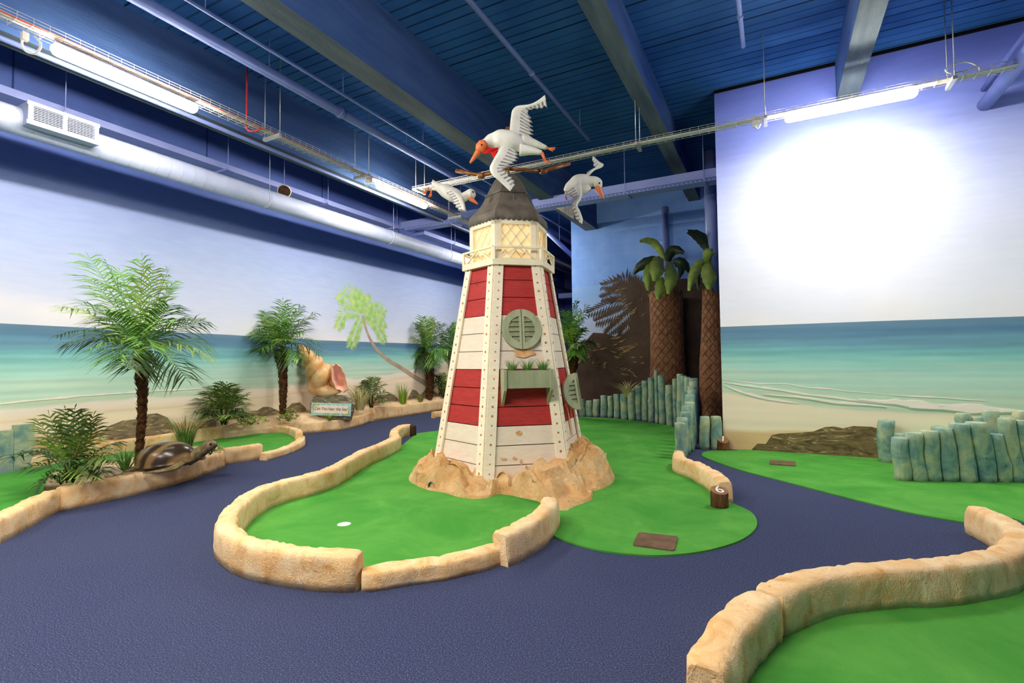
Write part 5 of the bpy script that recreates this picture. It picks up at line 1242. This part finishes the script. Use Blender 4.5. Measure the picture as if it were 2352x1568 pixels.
body_c = cB_ + side * 0.0; b1 = [cm + (p - cm) * 1.04 + AW * 0.02 for p in rim2]; b2 = [cm + (p - cm) * 1.02 + AW * 0.14 - CX * .07 for p in outer]; b3 = [cm + (p - cm) * 0.8 + AW * 0.26 - CX * .22 for p in outer]; b4 = [cm + (p - cm) * 0.35 + AW * 0.28 - CX * .3 for p in outer]
mb = MB(); mb.grid([rim2, b1, b2, b3, b4], 0, True, closeu=True); mb.cap(b4, 0, True)
bw = catmull([atD(712, 868, dS + .1), atD(722, 884, dS + .08), atD(740, 894, dS + .06), atD(760, 899, dS + .03), atD(780, 897, dS - .02)], 4)
mb.tube(bw, [0.05, .08, .105, .125, .14, .15, .155, .155, .15, .14, .13, .115, .1, .085, .07, .055, .045][:len(bw)], 16)
mb.build('body_whorl', MAT['conch'], SH)
# sign
sa = atD(716, 924, dS - .16); sb = atD(807, 927, dS - .10); sc_ = atD(806, 955, dS - .10); sd_ = atD(715, 953, dS - .16)
SG = empty('sign_board', (sc_ + sd_) / 2, 'turquoise sign reading Can You hear the Sea? below the conch shell', 'sign')
u_ = (sb - sa).normalized(); nS = V((u_.y, -u_.x, 0)).normalized()
if nS.dot(_fw) > 0: nS = -nS
v_ = nS.cross(u_).normalized(); v_ = v_ if v_.z > 0 else -v_
w_ = (sb - sa).length; h_ = ((sa - sd_).length + (sb - sc_).length) / 2; c_ = (sa + sb + sc_ + sd_) / 4
def sp_(x, y, o=0.0): return c_ + u_ * x + v_ * y + nS * o
mb = MB(); mb.slab([sp_(-w_ / 2, -h_ / 2), sp_(w_ / 2, -h_ / 2), sp_(w_ / 2, h_ / 2), sp_(-w_ / 2, h_ / 2)], nS, 0.018); mb.build('board', MAT['sign'], SG)
P = []
for i in range(60):
    a = 2 * pi * i / 60; r = 1 + .07 * sin(i * 2.6) + 0.05 * sin(i * 4.1); x = max(-1, min(1, 1.35 * cos(a))); y = max(-1, min(1, 1.35 * sin(a))); P.append(sp_(x * w_ * .435 * min(1.03, r), y * h_ * .31 * r, .018))
mb = MB(); mb.slab(P, nS, 0.002); mb.build('pale_panel', MAT['signpale'], SG)
me = text_mesh('Can You hear the Sea?', 0.098, 0.001, 0.18); me.materials.clear(); me.materials.append(MAT['ink'])
o = bpy.data.objects.new('lettering', me); COL.objects.link(o); o.parent = SG
xs = [v.co.x for v in me.vertices]; k = 0.84 * w_ / (max(xs) - min(xs))
M4 = Matrix((u_, v_, nS)).transposed().to_4x4(); o.matrix_local = Matrix.Translation(sp_(0, .01, .0215) - SG.location) @ M4 @ Matrix.Diagonal((k, k * 1.25, 1, 1))
mb = MB()
for x0, y0, x1, y1 in [(-.45, .33, -.30, .34), (-.45, .33, -.44, -.1), (.45, -.36, .30, -.40), (.45, -.36, .45, 0.05), (-.2, -.36, -.05, -.33), (.05, -.36, .2, -.33)]:
    for i in range(6):
        t = i / 5; c = sp_((x0 + (x1 - x0) * t) * w_, (y0 + (y1 - y0) * t) * h_, .021); a = i * 2.1; d = u_ * cos(a) + v_ * sin(a); q = nS.cross(d)
        mb.slab([c - d * .018, c + q * .008, c + d * .018, c - q * .008], nS, .002)
mb.build('flourish', MAT['yellow'], SG)

# ------------------------------------------------------------------ fat woven palms by the block wall
def weave_palm(base, prof, label, leaves, nu=16, dv=0.085):
    root = empty('woven_palm_column', base, label, 'palm tree', 'woven palm columns')
    H_ = prof[-1][0]; nv = int(H_ / dv); N = nu * 2; rows = []
    mb = MB()
    def P(i, j, out=0.0):
        z = H_ * i / nv; r = interp(prof, z) + out; a = 2 * pi * j / N; return base + V((cos(a) * r, sin(a) * r, z))
    for i in range(0, nv - 1):
        for j in range(N):
            if (i + j) % 2: continue
            a_, b_, c__, d_ = P(i, j, .0), P(i + 1, j + 1, .0), P(i + 2, j, .0), P(i + 1, j - 1, .0); m_ = P(i + 1, j, .035)
            t2 = P(i + 1.15, j, .04)
            nrm_ = (m_ - V((base.x, base.y, m_.z))).normalized(); cc_ = (a_ + b_ + c__ + d_) / 4; qi = [cc_ + (p - cc_) * .8 + nrm_ * .014 for p in (a_, b_, c__, d_)]; qo = [a_, b_, c__, d_]
            mb.face(qi, 0, False)
            for e in range(4): mb.face([qo[e], qo[(e + 1) % 4], qi[(e + 1) % 4], qi[e]], 0, False)
    co = [[P(i, j, -.012) for j in range(N)] for i in range(nv + 1)]; mb.grid(co, 0, True, closeu=True); mb.cap(co[-1], 0)
    mb.build('woven_trunk', MAT['weave'], root)
    for (bx, by, d0), (mx_, my, d1), (tx, ty, d2), w, dark in leaves:
        b = atD(*cB(bx, by), d0); m_ = atD(*cB(mx_, my), d1); t = atD(*cB(tx, ty), d2); C = []
        for i in range(13):
            s = i / 12; C.append(b * (1 - s) ** 2 + (m_ * 2 - (b + t) / 2) * 2 * s * (1 - s) + t * s * s)
        wd = w * d1 / FPX / 3.015; rows = []
        for i in range(13):
            s = i / 12; tt = (C[min(i + 1, 12)] - C[max(i - 1, 0)]).normalized(); sd = tt.cross(_fw).normalized(); nn = sd.cross(tt).normalized(); ww = wd * 0.5 * (max(0.02, sin(pi * min(.97, s * .9 + .1)) ** 0.55)) * (1 + .08 * sin(i * 2.3))
            rows.append([C[i] + sd * ww * q + nn * (0.045 * (abs(q) ** 1.3) * (1 if nn.dot(_fw) > 0 else -1) + 0.012 * nz(i * .9, q * 3)) for q in (-1, -.5, 0, .5, 1)])
        f = MB(); f.grid(rows, 0, True); f.grid([[p + _fw * .006 for p in r] for r in rows], 0, True); f.build('broad_leaf', MAT['broaddark' if dark else 'broad'], root)
q = atY(1535, 900, 11.15); q.z = 0; d = (q - O).dot(_fw)
weave_palm(q, [(0, .40), (0.6, .38), (1.2, .345), (2.0, .33), (2.75, .34)], 'fat woven palm column in the middle of the block wall', [((860, 360, d - .2), (740, 370, d - .2), (650, 450, d - .1), 75, 1), ((865, 355, d - .3), (800, 235, d - .3), (695, 220, d - .4), 55, 0), ((890, 360, d + .1), (925, 285, d + .1), (1000, 300, d), 70, 1), ((860, 350, d - .35), (825, 390, d - .75), (800, 500, d - .8), 115, 0), ((800, 380, d - .35), (760, 440, d - .7), (755, 565, d - .7), 80, 0), ((915, 365, d - .3), (915, 460, d - .75), (895, 592, d - .7), 95, 0), ((855, 470, d - .45), (840, 540, d - .6), (822, 630, d - .55), 80, 0), ((920, 370, d), (990, 370, d - .1), (1045, 440, d), 70, 1), ((940, 380, d), (985, 400, d), (965, 480, d - .1), 50, 1)], nu=13, dv=.095)
d = 9.5; q = atD(1641, 955, d); q.z = 0
weave_palm(q, [(0, .23), (.35, .2), (.7, .245), (1.2, .235), (1.7, .19), (2.4, .155), (2.62, .15)], 'slimmer woven palm column beside the mural corner', [((1180, 300, d), (1130, 205, d), (1028, 152, d - .1), 85, 1), ((1185, 370, d - .2), (1180, 310, d - .35), (1200, 275, d - .3), 90, 0), ((1150, 360, d - .2), (1085, 420, d - .3), (1040, 565, d - .35), 75, 0), ((1185, 370, d - .2), (1180, 450, d - .4), (1180, 558, d - .4), 110, 0), ((1210, 330, d), (1215, 280, d), (1225, 255, d), 40, 1), ((1120, 380, d), (1100, 450, d), (1105, 560, d), 40, 1)], nu=9, dv=.085)

# ------------------------------------------------------------------ overhead services
LX = -5.7; LY = 6.9; LZ_ = 4.14
def fixture(c, ax, label, L=1.28):
    c = V(c); ax = V(ax); sd = ax.cross(V((0, 0, 1))); root = empty('fluorescent_light', c, label, 'light', 'fluorescent batten lights')
    M3 = Matrix((ax, sd, V((0, 0, 1)))).transposed(); mb = MB()
    mb.box(c + V((0, 0, .045)), (L * .99, .115, .03), 0, M3); mb.build('housing', MAT['white'], root)
    rows = []
    for x, k in ((-L / 2, .55), (-L / 2 + .02, .9), (-L / 2 + .05, 1), (L / 2 - .05, 1), (L / 2 - .02, .9), (L / 2, .55)):
        rows.append([c + ax * x + sd * (cos(a) * .062 * k) + V((0, 0, .025 + (sin(a) * .062 * k if sin(a) < 0 else 0))) for a in [pi + pi * i / 12 for i in range(13)]])
    mb = MB(); mb.grid(rows, 0, True); mb.face(rows[0], 0); mb.face(rows[-1][::-1], 0); mb.face([r[0] for r in rows] + [r[-1] for r in reversed(rows)], 0)
    mb.build('diffuser', MAT['lamp'], root); return root
fixture((LX, 2.69, LZ_), (0, 1, 0), 'glowing fluorescent batten at upper left, above the duct grille')
fixture((LX, 6.90, LZ_ + .03), (0, 1, 0), 'glowing fluorescent batten left of the lighthouse roof')
fixture((.82, LY, 4.18), (1, 0, 0), 'glowing fluorescent batten in front of the right mural wall')
OFF = [((LX, 11.1, LZ_ + .03), (0, 1, 0)), ((5.0, LY, 4.18), (1, 0, 0)), ((LX, -1.5, LZ_), (0, 1, 0)), ((-3.2, 0.4, 4.2), (1, 0, 0)), ((-1.5, 0.4, 4.2), (1, 0, 0)), ((-3.2, -2.2, 4.2), (1, 0, 0))]  # unseen battens, some added to brighten the middle and the right wall
OFL = ['fluorescent batten on the left tray, hidden behind the lighthouse lantern'] + ['unseen fluorescent batten outside the frame of the photo'] * 5
for (c, a), lb in zip(OFF, OFL):
    fx_ = fixture(c, a, lb)
    for s_ in (-.5, .5):
        mb = MB(); p = V(c) + V(a) * s_ + V((0, 0, .06)); mb.tube([p, V((p.x, p.y, ZC - .002))], .006, 6); mb.build('hanger_rod', MAT['steel'], fx_)
def rod(parent, p, z1, r=0.006, mt='steel', name='hanger_rod'):
    mb = MB(); mb.tube([p, V((p[0], p[1], z1))], r, 6); return mb.build(name, MAT[mt], parent)
def tray(p0, p1, label, brackets, w=0.2, h=0.055, pitch=0.11, cables=((0.03, .011, 'white'), (-.02, .009, 'white'), (.06, .008, 'white'))):
    p0 = V(p0); p1 = V(p1); ax = (p1 - p0).normalized(); sd = ax.cross(V((0, 0, 1))); L = (p1 - p0).length
    root = empty('cable_tray', p0, label, 'cable tray'); mb = MB()
    for s_, z in ((-w / 2, h), (-w / 2, h * .5), (-w / 2, 0), (-w / 6, 0), (w / 6, 0), (w / 2, 0), (w / 2, h * .5), (w / 2, h)): mb.tube([p0 + sd * s_ + V((0, 0, z)), p1 + sd * s_ + V((0, 0, z))], .0028, 5)
    for i in range(int(L / pitch)):
        c = p0 + ax * (i * pitch + .03); mb.tube([c - sd * w / 2 + V((0, 0, h)), c - sd * w / 2, c + sd * w / 2, c + sd * w / 2 + V((0, 0, h))], .0028, 4, smooth=False, caps=False)
    mb.build('wire_basket', MAT['steel'], root)
    for s_, r, mt in cables:
        C = []; n = int(L / .35)
        for i in range(n + 1): C.append(p0 + ax * (L * i / n) + sd * (s_ + .012 * nz(i * .7, s_ * 40)) + V((0, 0, .012 + .006 * nz(i * .9, 3, s_ * 9))))
        mb = MB(); mb.tube(C, r, 6); mb.build('cable', MAT[mt], root)
    for t in brackets:
        c = p0 + ax * t; b = MB(); b.bar(c - sd * (w / 2 + .06) - V((0, 0, .02)), c + sd * (w / 2 + .06) - V((0, 0, .02)), .04, .04); bo = b.build('bracket', MAT['steel'], root)
        for s_ in (-1, 1): rod(bo, c + sd * s_ * (w / 2 + .045) - V((0, 0, .04)), ZC - .002)
    return root
TZ = 4.24
T1 = tray((LX, -1.0, TZ), (LX, 16.0, TZ), 'long wire cable tray running above the left fluorescent battens', [5.3, 6.9, 9.5, 13.0], cables=((.03, .011, 'white'), (-.01, .009, 'white'), (.075, .008, 'red'), (.05, .009, 'white')))
T2 = tray((-5.45, LY, TZ), (2.45, LY, TZ), 'wire cable tray crossing behind the goose to the right mural wall', [.12, 3.85, 5.42, 7.2], w=.15)
def cord(parent, px, depth, r, name='cord_loop', mt='white'):
    mb = MB(); mb.tube(catmull([atD(x, y, depth) for x, y in px], 6), r, 7); return mb.build(name, MAT[mt], parent)
def plugbox(parent, px, depth, s=.05):
    mb = MB(); mb.box(atD(*px, depth), (s, s, s * 1.5)); mb.build('plug', MAT['white'], parent)
dd = (atX(60, 95, LX) - O).dot(_fw)
cord(T1, [(56, 80), (50, 100), (60, 118), (78, 123), (91, 112), (92, 98), (80, 84)], dd, .009); plugbox(T1, (57, 84), dd, .045)
dd = (atX(845, 412, LX) - O).dot(_fw); cord(T1, [(838, 408), (837, 420), (843, 428), (852, 420), (850, 408)], dd, .007); plugbox(T1, (848, 412), dd, .07)
dd = (atY(1740, 285, LY) - O).dot(_fw); cord(T2, [(1734, 272), (1735, 288), (1740, 295), (1746, 288), (1748, 272)], dd, .007); plugbox(T2, (1735, 280), dd, .07)
dd = (atY(2230, 155, LY) - O).dot(_fw); cord(T2, [(2245, 150), (2220, 142), (2190, 148), (2172, 160), (2185, 168), (2215, 163), (2245, 152), (2250, 165), (2243, 174)], dd, .008)
# conduit drop
mb = MB(); p = atX(568, 125, LX - .05); q = atX(567, 296, LX - .05); mb.tube(catmull([V((p.x, p.y, 4.98)), V((p.x, p.y, 4.45)), q, q + V((.06, .06, -.02)), q + V((.12, .12, .03))], 4), .011, 8); tag(mb.build('conduit', MAT['red']), 'red conduit dropping from the ceiling beam into the left cable tray', 'pipe')
# pipes along the beams
def pipe(a, b, r, label, mt='pipe', couplings=(), hangers=(), hz=ZC):
    a = V(a); b = V(b); root = empty('ceiling_pipe', a, label, 'pipe'); mb = MB(); mb.tube([a, b], r, 14); mb.build('pipe_run', MAT[mt], root); d = (b - a).normalized()
    for t in couplings:
        c = a + (b - a) * t; mb = MB(); mb.tube([c - d * .03, c - d * .025, c + d * .025, c + d * .03], [r * 1.05, r * 1.25, r * 1.25, r * 1.05], 14); mb.build('coupling', MAT[mt], root)
    for t in hangers:
        c = a + (b - a) * t; rod(root, c + V((0, 0, r * .8)), hz - .002, .006, mt)
    return root
yr = lambda px, py, X: atX(px, py, X).y
pipe((-5.27, YN + .1, 4.75), (-5.2, YF - .1, 4.75), .062, 'thick lilac pipe running along the ceiling above the left cable tray', 'pipe', [.407, .60], [.27, .366, .46, .56])
pipe((-4.92, YN + .1, 4.79), (-4.88, YF - .1, 4.79), .02, 'thin blue pipe parallel to the thick lilac pipe', 'pipe', [], [.33, .397, .46])
pipe((-6.33, YN + .1, 4.36), (-6.33, YF - .1, 4.36), .027, 'thin pale pipe under the left concrete beam', 'pipe', [], [])
pipe((-2.64, -2.0, 4.92), (-2.63, 7.85, 4.92), .03, 'slanting blue sprinkler pipe between two ceiling beams', 'pipe', [.78], [.96])
pipe((-.24, -2.0, 5.0), (-.24, 6.5, 5.0), .026, 'short sprinkler pipe end hanging under the ceiling at upper right', 'pipe', [.93], [.9])
p1 = atY(2262, 240, WY - .01); pipe((p1.x, -2.0, p1.z), (p1.x, WY - .005, p1.z), .075, 'thick pale blue pipe meeting the mural wall at upper right', 'pipe', [.86], [])
p2 = atY(2256, 222, WY - .01); pipe((p2.x + .02, -2.0, p2.z + .09), (p2.x + .02, WY - .005, p2.z + .09), .035, 'thinner pipe above the thick pale blue pipe at upper right', 'pipe', [], [])
# spiral duct with grille
DX, DZ, DR = -7.2, 3.945, .15
DU = empty('spiral_duct', (DX, YN + .1, DZ), 'long white round air duct hanging along the left mural wall', 'duct')
mb = MB(); mb.tube([(DX, YN + .1, DZ), (DX, YF - .1, DZ)], DR, 32); mb.build('duct_run', MAT['duct'], DU)
mb = MB(); y = -1.0
while y < 15: mb.tube([(DX, y - .006, DZ), (DX, y, DZ), (DX, y + .006, DZ)], [DR + .0005, DR + .003, DR + .0005], 32, caps=False); y += .155
mb.build('spiral_seam', MAT['duct'], DU)
for y in (5.3, 8.25, 10.4, 12.6):
    mb = MB(); mb.tube([(DX, y - .02, DZ), (DX, y + .02, DZ)], DR + .006, 32); bo = mb.build('hanger_band', MAT['duct'], DU); rod(bo, V((DX + .12, y, DZ + .12)), ZC - .002, .006, 'duct')
gp0 = atX(64, 232, -6.95); gp1 = atX(226, 285, -6.95)
gy0, gy1 = gp0.y, gp1.y; gz1 = (gp0.z + gp1.z) / 2; gz0 = (atX(62, 285, -6.95).z + atX(225, 332, -6.95).z) / 2
GR = empty('air_grille', (-6.95, (gy0 + gy1) / 2, gz0), 'white boxed double air grille on the round duct at the left edge', 'vent')
mb = MB(); mb.box(((-6.96 - 7.25) / 2, (gy0 + gy1) / 2, (gz0 + gz1) / 2), (.29, gy1 - gy0, gz1 - gz0)); mb.build('plenum_box', MAT['duct'], GR)
mb = MB(); yc = (gy0 + gy1) / 2; zc = (gz0 + gz1) / 2; gw = gy1 - gy0; gh = gz1 - gz0
for a, b in (((gy0, gz1 - .02), (gy1, gz1 - .02)), ((gy0, gz0 + .02), (gy1, gz0 + .02))): mb.box((-6.947, yc, a[1]), (.03, gw + .02, .042))
for y in (gy0 + .02, yc, gy1 - .02): mb.box((-6.948, y, zc), (.029, .04, gh - .08))
mb.build('grille_frame', MAT['duct'], GR)
mb = MB(); mb.box((-6.957, yc, zc), (.004, gw - .04, gh - .04)); mb.build('grille_void', MAT['black'], GR)
mb = MB(); n = 9
for i in range(n):
    z = gz0 + .05 + (gh - .1) * i / (n - 1); mb.box((-6.944, yc, z), (.014, gw - .05, .007), 0, Matrix.Rotation(radians(0), 3, 'Y'))
for i in range(18):
    y = gy0 + .05 + (gw - .1) * i / 17; mb.box((-6.952, y, zc), (.006, .004, gh - .06))
mb.build('grille_vanes', MAT['duct'], GR)
# suspended trunking: along the left wall, across the room and in front of the block wall
LD = empty('trunking', (-7.6, 2, 4.36), 'rectangular lilac trunking hung above the round duct along the left wall', 'trunking')
mb = MB(); mb.box((-7.78, (YN + 9.2) / 2, 4.405), (.36, 9.2 - YN - .2, .09)); mb.build('trunk_run', MAT['ledge'], LD)
for y in (2.85, 4.9, 6.9, 8.9):
    mb = MB(); mb.box((-7.76, y, 4.345), (.5, .04, .03)); bo = mb.build('strut', MAT['ledge'], LD); rod(bo, V((-7.53, y, 4.33)), ZC - .002, .006, 'ledge')
CR = empty('trunking', (-4.2, 9.2, 4.36), 'lilac trunking crossing the room behind the lighthouse roof, with a perforated channel under it', 'trunking')
mb = MB(); mb.box(((-7.58 + XC) / 2, 9.28, 4.44), (XC + 7.58, .42, .15)); mb.build('trunk_run', MAT['ledge'], CR)
mb = MB(); mb.bar((-7.4, 9.02, 4.31), (XC, 9.02, 4.31), .04, .04); mb.build('perforated_channel', MAT['ledge'], CR)
mb = MB()
for i in range(90): mb.box((-7.3 + i * .073, 8.999, 4.31), (.035, .004, .012))
mb.build('channel_slots', MAT['darkblue'], CR)
for x in (-6.2, -4.6, -2.35, -1.0):
    mb = MB(); mb.box((x, 9.26, 4.345), (.04, .5, .03)); bo = mb.build('strut', MAT['ledge'], CR); rod(bo, V((x, 9.04, 4.33)), ZC - .002, .007, 'ledge')
C3 = empty('trunking', (-6.9, 13, 4.2), 'far trunking continuing along the left wall behind the lighthouse', 'trunking')
mb = MB(); mb.box((-7.3, 13.4, 4.30), (.3, 8.0, .09)); mb.build('trunk_run', MAT['ledge'], C3)
for y in (10.6, 12.6, 14.6):
    mb = MB(); mb.box((-7.3, y, 4.24), (.42, .04, .03)); bo = mb.build('strut', MAT['ledge'], C3); rod(bo, V((-7.1, y, 4.24)), ZC - .002, .006, 'ledge')
# downpipes on the block wall
q = atY(1527, 500, WB - .09); mb = MB(); mb.tube([(q.x, WB - .09, 0.0), (q.x, WB - .09, 4.75)], .072, 16); tag(mb.build('downpipe', MAT['pipe']), 'blue painted downpipe above the fat woven palm column', 'pipe')
q = atD(1634, 500, 9.6); mb = MB(); mb.tube([(q.x, q.y, 2.5), (q.x, q.y, 4.05), (q.x, q.y, ZC - .01)], .115, 18)
mb.tube([(q.x, q.y, 3.13), (q.x, q.y, 3.17)], .125, 18); tag(mb.build('downpipe', MAT['pipe']), 'thick blue downpipe beside the mural corner, above the slim woven palm', 'pipe')
mb = MB(); q0 = atY(1395, 418, WB - .3); q1 = atY(1515, 395, WB - .3); mb.tube(catmull([q0, q0 * .4 + q1 * .6, q1, q1 + V((.18, .0, -.25))], 5), .1, 14); tag(mb.build('bend_pipe', MAT['pipe']), 'blue bent pipe behind the crossing trunking', 'pipe')
# far pipes seen in the gap right of the lantern
a = atD(1255, 540, 13.0); b = atD(1315, 588, 13.2)
mb = MB(); mb.tube([a + V((0, -.3, .15)), b], .06, 12); mb.tube([(a + b) / 2, V(((a + b) / 2).to_tuple()[:2] + (ZC - .002,))], .006, 6); tag(mb.build('far_pipe', MAT['pipe']), 'blue pipe slanting down behind the lantern to the block wall', 'pipe')
mb = MB(); y0 = 14.0; mb.box((-5.5, 16.6, 3.55), (2.4, .3, .16)); tag(mb.build('far_trunking', MAT['ledge']), 'pale trunking deep in the gap between lighthouse and block wall', 'trunking')
# horn loudspeaker
HS = atX(653, 441, -7.3); SPK = empty('horn_speaker', HS, 'small horn loudspeaker sitting above the round duct', 'loudspeaker')
ax = (O - HS); ax.z *= .2; ax.normalize(); mb = MB(); prf = [(-.09, .03), (-.05, .035), (0, .055), (.04, .085), (.06, .11), (.062, .098)]
mb.tube([HS + ax * a for a, r in prf], [r for a, r in prf], 24, caps=False); mb.build('horn', MAT['cream'], SPK)
mb = MB(); mb.tube([HS + ax * a for a in (.061, .03, .0)], [.098, .06, .03], 24); mb.build('horn_throat', MAT['darkwood'], SPK)
mb = MB(); mb.tube([HS - ax * .02, HS + ax * .03], [.034, .026], 14); mb.build('driver', MAT['darkwood'], SPK)
mb = MB(); mb.ball(HS + ax * .035, .022, 6); mb.build('cone_tip', MAT['cream'], SPK)
rod(SPK, HS + V((0, 0, .08)), ZC - .002, .006, 'ledge')

# ------------------------------------------------------------------ world and view
w = bpy.data.worlds.new('world'); S.world = w; w.use_nodes = True
w.node_tree.nodes['Background'].inputs['Color'].default_value = (.25, .35, .6, 1); w.node_tree.nodes['Background'].inputs['Strength'].default_value = .15
vs = S.view_settings; vs.view_transform = 'Standard'; vs.look = 'None'; vs.gamma = 1.0; vs.use_curve_mapping = False; vs.exposure = 3.4
